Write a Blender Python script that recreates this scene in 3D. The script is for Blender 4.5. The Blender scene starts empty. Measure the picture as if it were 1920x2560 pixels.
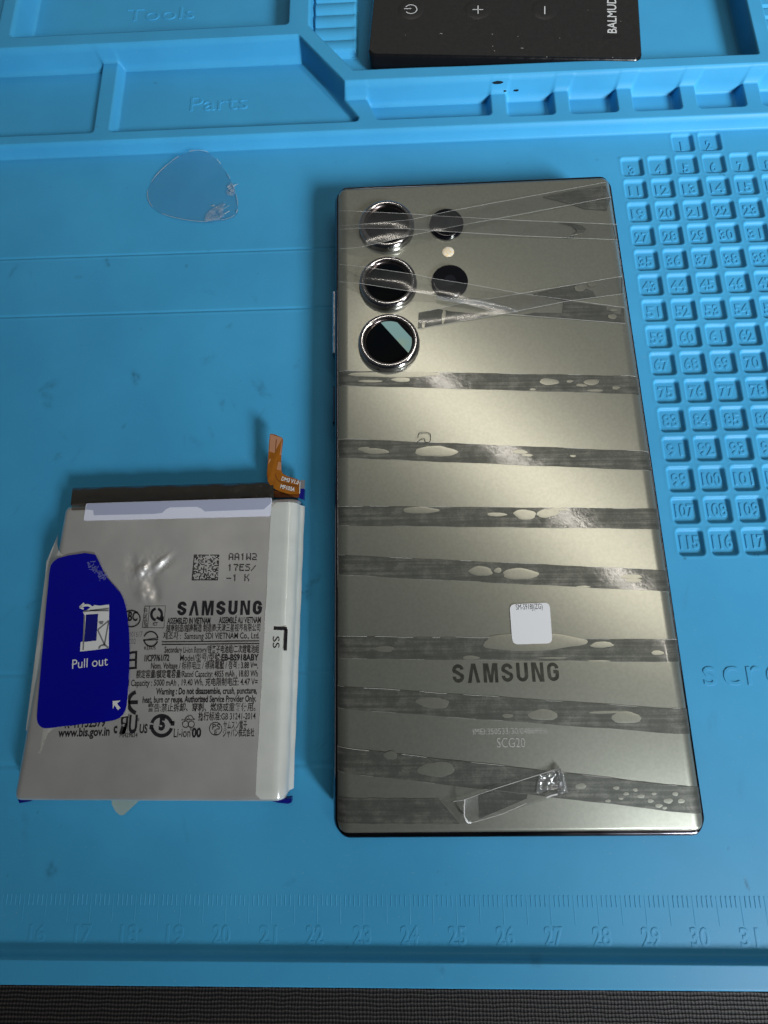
import bpy, math, random
import numpy as np
from mathutils import Matrix, Vector
random.seed(4); rng = np.random.RandomState(7)
S = bpy.context.scene
COL = S.collection
MM = 0.001

# ------------------------------------------------------------------ camera, world, lamps, exposure
CAM_F = 1050.0                                   # focal length in pixels of a 1920 x 2560 frame
CAM_R = (0.191311790, 0.0279591798, -0.0140598025)
CAM_C = np.array([238.323656, 71.6796277, 105.028780])   # mm
cam_d = bpy.data.cameras.new('camera'); cam = bpy.data.objects.new('camera', cam_d); COL.objects.link(cam)
cam.rotation_euler = CAM_R
cam.location = CAM_C * MM
cam_d.sensor_fit = 'VERTICAL'; cam_d.sensor_height = 32.0; cam_d.lens = 32.0 * CAM_F / 2560.0
cam_d.clip_start = 0.003; cam_d.clip_end = 20
S.camera = cam
RM = np.array(cam.rotation_euler.to_matrix())

world = bpy.data.worlds.new('World'); S.world = world; world.use_nodes = True
wn = world.node_tree; wn.nodes.clear()
wo = wn.nodes.new('ShaderNodeOutputWorld'); wb = wn.nodes.new('ShaderNodeBackground')
wtc = wn.nodes.new('ShaderNodeTexCoord'); wsep = wn.nodes.new('ShaderNodeSeparateXYZ')
wmr = wn.nodes.new('ShaderNodeMapRange'); wmr.inputs['From Min'].default_value = -0.5; wmr.inputs['From Max'].default_value = 0.7
wcr = wn.nodes.new('ShaderNodeMix'); wcr.data_type = 'RGBA'
wcr.inputs[6].default_value = (0.015, 0.018, 0.022, 1); wcr.inputs[7].default_value = (0.10, 0.104, 0.10, 1)
wn.links.new(wtc.outputs['Generated'], wsep.inputs[0]); wn.links.new(wsep.outputs['Y'], wmr.inputs['Value'])
wn.links.new(wmr.outputs[0], wcr.inputs[0]); wn.links.new(wcr.outputs[2], wb.inputs['Color'])
wb.inputs['Strength'].default_value = 1.0
wn.links.new(wb.outputs[0], wo.inputs[0])

def area(name, loc, target, sx, sy, power, color, spread=180, up=None):
    d = bpy.data.lights.new(name, 'AREA'); d.shape = 'RECTANGLE'; d.size = sx * MM; d.size_y = sy * MM
    d.energy = power; d.color = color; d.spread = math.radians(spread)
    o = bpy.data.objects.new(name, d); COL.objects.link(o)
    loc = Vector(loc) * MM; z = (loc - Vector(target) * MM).normalized()
    u = Vector(up if up else (0, 0, 1)); x = u.cross(z).normalized(); y = z.cross(x)
    m = Matrix((x, y, z)).transposed().to_4x4(); m.translation = loc
    o.matrix_world = m
    return o
# the room's long ceiling tube, mirrored in the lens glass and in the tapes
tdir = Vector((0.617, -0.787, 0)); tn = Vector((0.787, 0.617, 0))
tc = tn * 917 + tdir * 30
area('ceiling_tube', (tc.x, tc.y, 1500), (tc.x, tc.y, 0), 54, 1900, 6.3, (1.0, 0.93, 0.82), up=tuple(tdir))
# window low on the right of the person holding the camera
# (a beam: the person holding the camera shades the lower left of the mat)
sd_ = bpy.data.lights.new('window_beam', 'SPOT'); so = bpy.data.objects.new('window_beam', sd_); COL.objects.link(so)
sd_.energy = 134.0; sd_.color = (0.90, 0.96, 1.0); sd_.shadow_soft_size = 0.19; sd_.spot_size = math.radians(28.5); sd_.spot_blend = .6
so.location = Vector((1020, -720, 580)) * MM
so.rotation_euler = (Vector((448, 170, 0)) - Vector((1020, -720, 580))).to_track_quat('-Z', 'Y').to_euler()

S.view_settings.view_transform = 'Standard'; S.view_settings.look = 'None'
S.view_settings.exposure = 0.0; S.view_settings.gamma = 1.0
try: S.view_settings.use_curve_mapping = False
except Exception: pass
S.cycles.max_bounces = 10; S.cycles.transparent_max_bounces = 24

# ------------------------------------------------------------------ helpers
def P(px, py, z=0.0):
    """photo pixel -> point in mm on the horizontal plane at height z"""
    d = RM @ np.array([(px - 960) / CAM_F, (1280 - py) / CAM_F, -1.0])
    t = (z - CAM_C[2]) / d[2]
    return CAM_C + d * t
def crop(x0, y0, s): return lambda x, y: (x0 + x / s, y0 + y / s)
ZA = crop(0, 0, 1.728); ZB = crop(860, 0, 1.565); ZU = crop(820, 420, 2.074); ZM = crop(820, 900, 1.885)
ZL = crop(820, 1450, 1.693); ZG = crop(0, 1500, 2.074); ZF = crop(380, 1480, 4.366); ZD = crop(0, 1050, 2.074)
ZK = crop(320, 340, 4.608); ZX = crop(620, 1060, 8.295); ZE = crop(80, 1360, 4.1475); ZR = crop(880, 0, 2.183)
ZH = crop(880, 480, 4.609); ZT = crop(1080, 1900, 4.1475); ZI = crop(0, 1180, 6.91); ZJ = crop(0, 1780, 4.1475)
ZC = lambda x, y: (x * 1.1573, y * 1.1573)

ORG = {}
def tag(o, label=None, cat=None, group=None, kind=None):
    if label: o['label'] = label
    if cat: o['category'] = cat
    if group: o['group'] = group
    if kind: o['kind'] = kind
    return o
def thing(name, loc, label, cat, group=None):
    o = bpy.data.objects.new(name, None); COL.objects.link(o); o.empty_display_size = 0.005
    o.location = np.array(loc) * MM; ORG[o.name] = np.array(loc, float)
    return tag(o, label, cat, group)
def mesh(name, V, F, m, parent=None, loc=None, smooth=False, attrs=None):
    V = np.asarray(V, float)
    org = ORG[parent.name] if parent is not None else np.array(loc if loc is not None else (0, 0, 0), float)
    me = bpy.data.meshes.new(name)
    if isinstance(F, np.ndarray):
        n, k = F.shape
        me.vertices.add(len(V)); me.vertices.foreach_set('co', ((V - org) * MM).astype(np.float32).ravel())
        me.loops.add(n * k); me.loops.foreach_set('vertex_index', F.astype(np.int32).ravel())
        me.polygons.add(n); me.polygons.foreach_set('loop_start', (np.arange(n) * k).astype(np.int32))
        me.update(calc_edges=True)
    else:
        me.from_pydata(((V - org) * MM).tolist(), [], F)
    me.materials.append(m)
    if smooth: me.polygons.foreach_set('use_smooth', [True] * len(me.polygons))
    if attrs:
        for k, v in attrs.items():
            a = me.attributes.new(k, 'FLOAT', 'POINT'); a.data.foreach_set('value', v.astype(np.float32).ravel())
    me.update()
    o = bpy.data.objects.new(name, me); COL.objects.link(o)
    if parent is not None:
        o.parent = parent
        ORG[o.name] = org
    else:
        o.location = org * MM; ORG[o.name] = org
    return o
class MB:
    def __init__(s): s.V = []; s.F = []
    def add(s, V, F):
        b = len(s.V); s.V += [tuple(map(float, v)) for v in V]; s.F += [tuple(i + b for i in f) for f in F]
    def prism(s, top, th):
        """closed slab under a planar-ish polygon given with z"""
        n = len(top); V = [tuple(p) for p in top] + [(p[0], p[1], p[2] - th) for p in top]
        ar = sum(top[i][0] * top[(i + 1) % n][1] - top[(i + 1) % n][0] * top[i][1] for i in range(n))
        F = [tuple(range(n)), tuple(range(2 * n - 1, n - 1, -1))] + [(i, i + n, (i + 1) % n + n, (i + 1) % n) for i in range(n)]
        if ar < 0: F = [f[::-1] for f in F]
        s.add(V, F)
    def stroke(s, pts, w, th=0.02, closed=False):
        pts = [np.array(p, float) for p in pts]; n = len(pts); L = []
        for i in range(n):
            a = pts[(i - 1) % n] if (closed or i > 0) else pts[i]; b = pts[(i + 1) % n] if (closed or i < n - 1) else pts[i]
            d = b - a; d[2] = 0; d /= (np.linalg.norm(d) + 1e-9); nn = np.array([-d[1], d[0], 0])
            L.append((pts[i] + nn * w / 2, pts[i] - nn * w / 2))
        V = []
        for a, b in L: V += [a, b]
        m = n if closed else n - 1
        F = [(2 * i, 2 * i + 1, (2 * ((i + 1) % n)) + 1, 2 * ((i + 1) % n)) for i in range(m)]
        s.add(V, F)
    def build(s, name, m, parent=None, loc=None, smooth=False): return mesh(name, s.V, s.F, m, parent, loc, smooth)
def smooth_poly(pts, it=3, closed=True):
    pts = [np.array(p, float) for p in pts]
    for _ in range(it):
        q = []; n = len(pts)
        for i in range(n if closed else n - 1):
            a, b = pts[i], pts[(i + 1) % n]
            q += [a * .75 + b * .25, a * .25 + b * .75]
        if not closed: q = [pts[0]] + q + [pts[-1]]
        pts = q
    return pts
_tc = {}
def text_geo(body, bold=0.0, ext=0.0, bev=0.0, space=1.0, shear=0.0):
    key = (body, bold, ext, bev, space, shear)
    if key in _tc: return _tc[key]
    c = bpy.data.curves.new('lettering', 'FONT'); c.body = body; c.size = 1; c.offset = bold; c.extrude = ext
    c.bevel_depth = bev; c.bevel_resolution = 1; c.space_character = space; c.resolution_u = 3; c.shear = shear
    o = bpy.data.objects.new('lettering', c); COL.objects.link(o)
    bpy.context.view_layer.update()
    me = bpy.data.meshes.new_from_object(o.evaluated_get(bpy.context.evaluated_depsgraph_get()))
    V = np.array([v.co[:] for v in me.vertices]); F = [tuple(p.vertices) for p in me.polygons]
    bpy.data.objects.remove(o); bpy.data.curves.remove(c); bpy.data.meshes.remove(me)
    _tc[key] = (V, F); return _tc[key]
CAPH = None
def letter(name, body, pL, pR, cap, m, parent, bold=0.0, ext=0.0, bev=0.0, space=1.0, zadd=0.0, sub=False, zsc=None, shear=0.0, up=None, mb=None):
    """lettering whose baseline runs from pL to pR (mm) with capitals 'cap' mm high"""
    global CAPH
    if CAPH is None: CAPH = text_geo('H')[0][:, 1].max()
    V, F = text_geo(body, bold, ext, bev, space, shear)
    pL = np.array(pL, float); pR = np.array(pR, float); ax = pR - pL
    ay = np.array([-ax[1], ax[0], 0]) / np.linalg.norm(ax[:2]) if up is None else np.array(up, float)
    x0, x1 = V[:, 0].min(), V[:, 0].max()
    W = pL + np.outer((V[:, 0] - x0) / (x1 - x0), ax) + np.outer(V[:, 1] / CAPH * cap, ay)
    W[:, 2] += zadd + V[:, 2] * (zsc if zsc else 1)
    if mb is not None: mb.add(W, F); return None
    return mesh(name, W, F, m, parent)

def wordmark(name, pL, pR, cap, m, parent, T=.265):
    """wide heavy sans capitals, the second one without its crossbar"""
    W = .74; gap = .23
    def sarc(cx, cy, rx, ry, a0, a1, n=12): return [(cx + rx * math.cos(math.radians(a0 + (a1 - a0) * i / n)), cy + ry * math.sin(math.radians(a0 + (a1 - a0) * i / n))) for i in range(n + 1)]
    h = T / 2; rx = W / 2 - h; ry = .25
    Sg = [sarc(W / 2, 1 - h - .21, rx, .21, 5, 90, 8) + sarc(W / 2, 1 - h - .21, rx, .21, 90, 200, 10) + [(W * .34, .57), (W * .5, .51), (W * .66, .44)] + sarc(W / 2, h + .21, rx, .21, 20, -90, 10) + sarc(W / 2, h + .21, rx, .21, -90, -185, 8)]
    Ug = [[(h, 1.0)] + sarc(W / 2, h + .22, rx, .22, 180, 360, 16) + [(W - h, 1.0)]]
    Gg = [sarc(W / 2, 1 - h - .22, rx, .22, 0, 180, 14) + sarc(W / 2, h + .22, rx, .22, 180, 360, 14) + [(W - h, .56)], [(W - h + .02, .5), (W * .52, .5)]]
    glyphs = [('s', W, Sg), ('p', .80, [[(0, 0), (.27, 1), (.53, 1), (.80, 0), (.57, 0), (.40, .72), (.23, 0)]]),
              ('p', .94, [[(0, 0), (0, 1), (.33, 1), (.47, .36), (.61, 1), (.94, 1), (.94, 0), (.73, 0), (.73, .70), (.575, 0), (.365, 0), (.21, .70), (.21, 0)]]),
              ('s', W, Sg), ('s', W, Ug), ('p', W + .04, [[(0, 0), (0, 1), (.30, 1), (.56, .32), (.56, 1), (.78, 1), (.78, 0), (.49, 0), (.22, .70), (.22, 0)]]), ('s', W, Gg)]
    tot = sum(g[1] for g in glyphs) + gap * 6
    pL = np.array(pL, float); pR = np.array(pR, float); ax = (pR - pL) / tot; ay = np.array([-ax[1], ax[0], 0]) / np.linalg.norm(ax[:2]) * cap
    mbw = MB(); x0 = 0; lay = 0
    for kind, w, parts in glyphs:
        for pts in parts:
            lay += 1; dz = .0015 * (lay % 2)
            if len(pts) > 8 and kind == 's': pts = [tuple(q[:2]) for q in smooth_poly([(a, b_, 0) for a, b_ in pts], 2, False)]
            if kind == 'p': mbw.add([pL + ax * (x0 + x) + ay * y + [0, 0, dz] for x, y in pts], [tuple(range(len(pts)))[::-1]])
            else:
                L2 = []
                for i, p in enumerate(pts):
                    a = np.array(pts[max(i - 1, 0)]); b_ = np.array(pts[min(i + 1, len(pts) - 1)]); d = b_ - a; d /= np.hypot(*d) + 1e-9; nn = np.array([-d[1], d[0]]) * h * np.array([1.0, .82])
                    L2.append((np.array(p) + nn, np.array(p) - nn))
                V = []
                for a, b_ in L2: V += [pL + ax * (x0 + q[0]) + ay * q[1] + np.array([0, 0, dz]) for q in (a, b_)]
                mbw.add(V, [(2 * i, 2 * i + 1, 2 * i + 3, 2 * i + 2) for i in range(len(L2) - 1)])
        x0 += w + gap
    return mbw.build(name, m, parent)

def arc(c, r, a0, a1, n=24, ry=None, rot=0):
    out = []
    for i in range(n + 1):
        a = math.radians(a0 + (a1 - a0) * i / n); x = r * math.cos(a); y = (ry or r) * math.sin(a)
        out.append(np.array([c[0] + x * math.cos(rot) - y * math.sin(rot), c[1] + x * math.sin(rot) + y * math.cos(rot), c[2]]))
    return out

# ------------------------------------------------------------------ materials
def newmat(name):
    m = bpy.data.materials.new(name); m.use_nodes = True; nt = m.node_tree; nt.nodes.clear()
    out = nt.nodes.new('ShaderNodeOutputMaterial'); b = nt.nodes.new('ShaderNodeBsdfPrincipled')
    nt.links.new(b.outputs[0], out.inputs[0]); return m, nt, b, out
def N(nt, t, **kw):
    n = nt.nodes.new(t)
    for k, v in kw.items():
        if k.startswith('i_'): n.inputs[k[2:].replace('_', ' ')].default_value = v
        else: setattr(n, k, v)
    return n
def obco(nt, sc=(1, 1, 1), rot=(0, 0, 0)):
    tc = N(nt, 'ShaderNodeTexCoord'); mp = N(nt, 'ShaderNodeMapping'); mp.inputs['Scale'].default_value = sc; mp.inputs['Rotation'].default_value = rot
    nt.links.new(tc.outputs['Object'], mp.inputs[0]); return mp.outputs[0]
def noise(nt, vec, scale, detail=4, rough=.55):
    n = N(nt, 'ShaderNodeTexNoise'); n.inputs['Scale'].default_value = scale; n.inputs['Detail'].default_value = detail; n.inputs['Roughness'].default_value = rough
    nt.links.new(vec, n.inputs['Vector']); return n.outputs[0]
def ramp(nt, fac, stops):
    r = N(nt, 'ShaderNodeValToRGB'); e = r.color_ramp.elements
    while len(e) > 1: e.remove(e[-1])
    e[0].position = stops[0][0]; e[0].color = stops[0][1]
    for p, c in stops[1:]:
        x = e.new(p); x.color = c
    nt.links.new(fac, r.inputs[0]); return r.outputs[0]
def G(v): return (v, v, v, 1)
def bump(nt, b, h, strength, dist):
    n = N(nt, 'ShaderNodeBump'); n.inputs['Strength'].default_value = strength; n.inputs['Distance'].default_value = dist
    nt.links.new(h, n.inputs['Height']); nt.links.new(n.outputs[0], b.inputs['Normal']); return n
def plain(name, col, rough=.5, metal=0.0, spec=.5, coat=0.0, nz=0.0, nscale=4000, ndist=2e-5):
    m, nt, b, o = newmat(name)
    b.inputs['Base Color'].default_value = (*col, 1); b.inputs['Roughness'].default_value = rough; b.inputs['Metallic'].default_value = metal
    b.inputs['Specular IOR Level'].default_value = spec; b.inputs['Coat Weight'].default_value = coat
    v = obco(nt)
    n1 = noise(nt, v, nscale * .12, 4)
    rr = ramp(nt, n1, [(0.3, G(max(rough - .05, 0))), (0.7, G(min(rough + .07, 1)))]); nt.links.new(rr, b.inputs['Roughness'])
    if nz: bump(nt, b, noise(nt, v, nscale), nz, ndist)
    return m

# blue silicone
m_sil, nt, b, _ = newmat('blue_silicone')
v = obco(nt)
n1 = noise(nt, v, 25, 5, .6); n2 = noise(nt, v, 900, 3, .7)
c1 = ramp(nt, n1, [(0.3, (0.046, 0.290, 0.530, 1)), (0.7, (0.056, 0.344, 0.612, 1))])
att = N(nt, 'ShaderNodeAttribute', attribute_name='stain')
mx = N(nt, 'ShaderNodeMix', data_type='RGBA'); mx.inputs[7].default_value = (0.016, 0.035, 0.055, 1)
sm = N(nt, 'ShaderNodeMath', operation='MULTIPLY'); nt.links.new(att.outputs['Fac'], sm.inputs[0])
sr = ramp(nt, n2, [(0.38, G(.35)), (0.6, G(1))]); nt.links.new(sr, sm.inputs[1])
nt.links.new(sm.outputs[0], mx.inputs[0]); nt.links.new(c1, mx.inputs[6])
# light dust
dn = noise(nt, v, 2600, 2, .5); dr = ramp(nt, dn, [(0.70, G(0)), (0.76, G(.4))])
mx2 = N(nt, 'ShaderNodeMix', data_type='RGBA'); mx2.inputs[7].default_value = (0.3, 0.42, 0.5, 1)
nt.links.new(dr, mx2.inputs[0]); nt.links.new(mx.outputs[2], mx2.inputs[6]); nt.links.new(mx2.outputs[2], b.inputs['Base Color'])
nt.links.new(ramp(nt, n1, [(0.3, G(.44)), (0.7, G(.54))]), b.inputs['Roughness'])
b.inputs['Specular IOR Level'].default_value = .16
bump(nt, b, noise(nt, v, 5200, 2), .25, 3e-5)

# woven table cover
m_cloth, nt, b, _ = newmat('woven_cloth')
v = obco(nt)
nw = noise(nt, v, 60, 3)
w1 = N(nt, 'ShaderNodeTexWave', wave_type='BANDS', bands_direction='Y'); w1.inputs['Scale'].default_value = 400; w1.inputs['Distortion'].default_value = 2.5; w1.inputs['Detail'].default_value = 3; w1.inputs['Detail Scale'].default_value = .6
w2 = N(nt, 'ShaderNodeTexWave', wave_type='BANDS', bands_direction='X'); w2.inputs['Scale'].default_value = 430; w2.inputs['Distortion'].default_value = 3.0; w2.inputs['Detail'].default_value = 3
nt.links.new(v, w1.inputs[0]); nt.links.new(v, w2.inputs[0])
ma = N(nt, 'ShaderNodeMath', operation='MULTIPLY_ADD'); nt.links.new(w2.outputs['Fac'], ma.inputs[0]); ma.inputs[1].default_value = .28
ms = N(nt, 'ShaderNodeMath', operation='MULTIPLY'); nt.links.new(w1.outputs['Fac'], ms.inputs[0]); ms.inputs[1].default_value = .6; nt.links.new(ms.outputs[0], ma.inputs[2])
nt.links.new(ramp(nt, ma.outputs[0], [(0.15, (0.004, 0.004, 0.005, 1)), (0.45, (0.016, 0.0135, 0.013, 1)), (0.85, (0.060, 0.053, 0.050, 1))]), b.inputs['Base Color'])
b.inputs['Roughness'].default_value = .65; b.inputs['Specular IOR Level'].default_value = .25
bump(nt, b, ma.outputs[0], .9, 3e-4)

# frosted back glass
def frosted(name, rough=.29, col=(0.435, 0.44, 0.375), coat=0):
    m, nt, b, _ = newmat(name); v = obco(nt)
    n = noise(nt, v, 1500, 3, .6)
    nt.links.new(ramp(nt, n, [(0.35, (*[c * .95 for c in col], 1)), (0.65, (*[c * 1.05 for c in col], 1))]), b.inputs['Base Color'])
    b.inputs['Metallic'].default_value = .85; b.inputs['Roughness'].default_value = rough; b.inputs['Coat Weight'].default_value = coat
    b.inputs['Coat Roughness'].default_value = .1
    bump(nt, b, noise(nt, v, 7000, 2), .12, 1.5e-5)
    return m
m_back = frosted('frosted_green_glass')
m_bub = frosted('frosted_glass_under_bubble', .31, (0.41, 0.412, 0.35), 0)
m_frame = plain('polished_dark_frame', (0.09, 0.085, 0.10), .13, 1.0, nz=.1, nscale=600, ndist=4e-5)
m_ring = plain('polished_lens_ring', (0.42, 0.41, 0.42), .11, 1.0)
m_ringin = plain('inner_lens_ring', (0.16, 0.13, 0.125), .22, 1.0)
m_steel = plain('bright_button_metal', (0.45, 0.44, 0.47), .2, 1.0)
m_ant = plain('antenna_plastic', (0.09, 0.09, 0.08), .5)
m_lens, nt, b, _ = newmat('coated_lens_glass')
b.inputs['Base Color'].default_value = (0.002, 0.002, 0.003, 1); b.inputs['Roughness'].default_value = .03
b.inputs['Specular IOR Level'].default_value = .2
nt.links.new(ramp(nt, noise(nt, obco(nt), 110, 1), [(0.42, (.45, .9, 1, 1)), (0.56, (.8, 1, .55, 1))]), b.inputs['Specular Tint'])
tn_ = noise(nt, obco(nt), 160, 2); nt.links.new(ramp(nt, tn_, [(0.3, G(.0)), (0.8, G(.012))]), b.inputs['Roughness'])
m_lens2 = plain('black_lens_glass', (0.002, 0.002, 0.004), .04)
m_lensin = plain('lens_element', (0.004, 0.004, 0.009), .05, 0, coat=1)
m_flash, nt, b, _ = newmat('flash_diffuser'); vo = N(nt, 'ShaderNodeTexVoronoi'); vo.inputs['Scale'].default_value = 1400
nt.links.new(obco(nt), vo.inputs['Vector']); nt.links.new(ramp(nt, vo.outputs['Distance'], [(0.1, (0.9, 0.62, 0.28, 1)), (0.7, (0.85, 0.80, 0.68, 1))]), b.inputs['Base Color']); b.inputs['Roughness'].default_value = .2

# tape stuck down: kills the frosting, so it is dark and glossy with streaks
m_tape, nt, b, _ = newmat('clear_tape_stuck_down')
vs = obco(nt, (35, 1500, 300)); vf = obco(nt, (1, 1, 1))
s1 = noise(nt, vs, 1, 4, .6); s2 = noise(nt, vf, 260, 5, .65); s3 = noise(nt, vf, 2600, 2, .5)
mm_ = N(nt, 'ShaderNodeMath', operation='ADD'); nt.links.new(s1, mm_.inputs[0]); nt.links.new(s2, mm_.inputs[1])
m2_ = N(nt, 'ShaderNodeMath', operation='MULTIPLY_ADD'); nt.links.new(s3, m2_.inputs[0]); m2_.inputs[1].default_value = .35; nt.links.new(mm_.outputs[0], m2_.inputs[2])
hf_ = N(nt, 'ShaderNodeMath', operation='MULTIPLY'); nt.links.new(m2_.outputs[0], hf_.inputs[0]); hf_.inputs[1].default_value = .5
nt.links.new(ramp(nt, hf_.outputs[0], [(0.43, (0.070, 0.073, 0.062, 1)), (0.58, (0.100, 0.104, 0.090, 1)), (0.74, (0.20, 0.20, 0.175, 1))]), b.inputs['Base Color'])
b.inputs['Roughness'].default_value = .42; b.inputs['Coat Weight'].default_value = 1.0
nt.links.new(ramp(nt, s2, [(0.35, G(.05)), (0.7, G(.14))]), b.inputs['Coat Roughness'])
b.inputs['Metallic'].default_value = .5; b.inputs['Specular IOR Level'].default_value = .5
bn_ = bump(nt, b, s2, .5, 5e-5); nt.links.new(bn_.outputs[0], b.inputs['Coat Normal'])

def film(name, trans, tint, rough=.08, white=0.0, wcol=(.6, .6, .6), bstr=.3, bscale=500, bdist=5e-5, f0=.05):
    """thin clear film: mostly see-through, with gloss and a little haze"""
    m, nt, b, out = newmat(name)
    b.inputs['Base Color'].default_value = (*wcol, 1); b.inputs['Roughness'].default_value = rough
    v = obco(nt); h = noise(nt, v, bscale, 4, .6); bp = bump(nt, b, h, bstr, bdist)
    tr = N(nt, 'ShaderNodeBsdfTransparent'); tr.inputs[0].default_value = (*tint, 1)
    gl = N(nt, 'ShaderNodeBsdfGlossy'); gl.inputs['Roughness'].default_value = rough; nt.links.new(bp.outputs[0], gl.inputs['Normal'])
    lw = N(nt, 'ShaderNodeLayerWeight'); lw.inputs[0].default_value = .5; nt.links.new(bp.outputs[0], lw.inputs['Normal'])
    pw = N(nt, 'ShaderNodeMath', operation='POWER'); nt.links.new(lw.outputs['Facing'], pw.inputs[0]); pw.inputs[1].default_value = 5
    fr = N(nt, 'ShaderNodeMath', operation='MULTIPLY_ADD'); nt.links.new(pw.outputs[0], fr.inputs[0]); fr.inputs[1].default_value = .9; fr.inputs[2].default_value = f0
    m1 = N(nt, 'ShaderNodeMixShader'); nt.links.new(fr.outputs[0], m1.inputs[0]); nt.links.new(tr.outputs[0], m1.inputs[1]); nt.links.new(gl.outputs[0], m1.inputs[2])
    m2 = N(nt, 'ShaderNodeMixShader')
    hz = ramp(nt, noise(nt, v, bscale * .35, 5, .7), [(0.35, G(max(1 - trans - white, 0))), (0.75, G(min(1 - trans + white, 1)))])
    nt.links.new(hz, m2.inputs[0]); nt.links.new(m1.outputs[0], m2.inputs[1]); nt.links.new(b.outputs[0], m2.inputs[2]); nt.links.new(m2.outputs[0], out.inputs[0])
    return m
m_clear = film('clear_tape_film', .95, (.90, .90, .90), .12, .03, (.42, .42, .40), .35, 260, 8e-5, f0=.05)
m_clear2 = film('crumpled_clear_tape', .78, (.9, .9, .9), .07, .14, (.6, .62, .63), .9, 700, 3e-4, f0=.22)
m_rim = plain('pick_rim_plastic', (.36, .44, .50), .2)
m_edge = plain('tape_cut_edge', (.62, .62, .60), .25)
m_pick = film('clear_pick_plastic', .95, (.88, .92, .94), .05, .02, (.32, .38, .46), .2, 120, 5e-5, f0=.03)
m_scuff = film('scuffed_pick_plastic', .74, (.9, .93, .95), .3, .30, (.55, .62, .68), .8, 1400, 2e-4)

# battery
m_pouch, nt, b, _ = newmat('aluminium_pouch'); v = obco(nt)
n1 = noise(nt, v, 45, 4, .6)
nt.links.new(ramp(nt, n1, [(0.3, (0.70, 0.675, 0.65, 1)), (0.7, (0.84, 0.815, 0.785, 1))]), b.inputs['Base Color'])
b.inputs['Metallic'].default_value = .72; nt.links.new(ramp(nt, n1, [(0.3, G(.32)), (0.7, G(.42))]), b.inputs['Roughness'])
b.inputs['Coat Weight'].default_value = .2
bump(nt, b, noise(nt, v, 130, 4, .5), .25, 1.2e-4)
m_ink = plain('black_ink', (0.012, 0.011, 0.014), .45)
m_inkg = plain('grey_ink', (0.16, 0.16, 0.17), .45)
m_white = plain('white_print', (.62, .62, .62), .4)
m_blackfoil = plain('black_wrinkled_tape', (0.032, 0.028, 0.022), .24, .25, coat=1.0, nz=1.0, nscale=170, ndist=9e-4)
m_brown = film('brown_tinted_film', .75, (.50, .44, .38), .2, .0, (.16, .13, .10))
m_adh = plain('white_adhesive_strip', (.66, .68, .80), .45)
m_adhb = plain('grey_blue_liner', (.36, .39, .52), .4)
m_wrap, nt, b, _ = newmat('milky_side_wrap'); v = obco(nt)
nt.links.new(ramp(nt, noise(nt, v, 90, 4), [(0.3, (.48, .50, .47, 1)), (0.7, (.60, .61, .575, 1))]), b.inputs['Base Color']); b.inputs['Roughness'].default_value = .22
b.inputs['Coat Weight'].default_value = .3
bump(nt, b, noise(nt, obco(nt, (1, .15, 1)), 900, 3), .35, 1e-4)
m_liner = film('milky_liner', .22, (.8, .8, .8), .25, .05, (.50, .50, .47), .4, 300, 1e-4)
m_blue = film('blue_pull_film', .45, (.010, .012, .60), .2, .01, (.001, .002, .40), .6, 60, 6e-4, f0=.045)
m_bluesolid = plain('blue_folded_film', (.006, .008, .16), .15, nz=.8, nscale=500, ndist=3e-4)
m_flex, nt, b, _ = newmat('polyimide_flex'); v = obco(nt)
nt.links.new(ramp(nt, noise(nt, v, 400, 3), [(0.3, (.30, .095, .008, 1)), (0.7, (.38, .135, .012, 1))]), b.inputs['Base Color']); b.inputs['Roughness'].default_value = .25; b.inputs['Metallic'].default_value = .25
m_flexd = plain('dark_trace', (.14, .04, .006), .3)
m_pad = plain('copper_pad', (.62, .30, .17), .35, .5, nz=.3, nscale=2500, ndist=3e-5)
m_tongue = film('milky_tongue', .35, (.8, .9, .88), .3, .03, (.40, .52, .50))
# remote
m_rem = plain('black_remote_plastic', (0.013, 0.012, 0.012), .42, nz=.3, nscale=6000, ndist=2e-5)
m_remside = plain('glossy_black_side', (0.006, 0.006, 0.007), .2)
m_slot = plain('dark_slot', (0.001, 0.001, 0.001), .7)
m_sticker = plain('white_paper_label', (.72, .72, .74), .55)
m_logo = plain('mirror_dark_lettering', (0.14, 0.14, 0.12), .22, .8)
m_imei = plain('etched_grey_lettering', (.42, .42, .39), .5)
m_dirt = plain('black_debris', (0.004, 0.004, 0.005), .5)

# ------------------------------------------------------------------ table
mesh('table', [(-600, -500, -3.4), (1000, -500, -3.4), (1000, 900, -3.4), (-600, 900, -3.4)], [(0, 1, 2, 3)], m_cloth).__setitem__('kind', 'structure')

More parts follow.
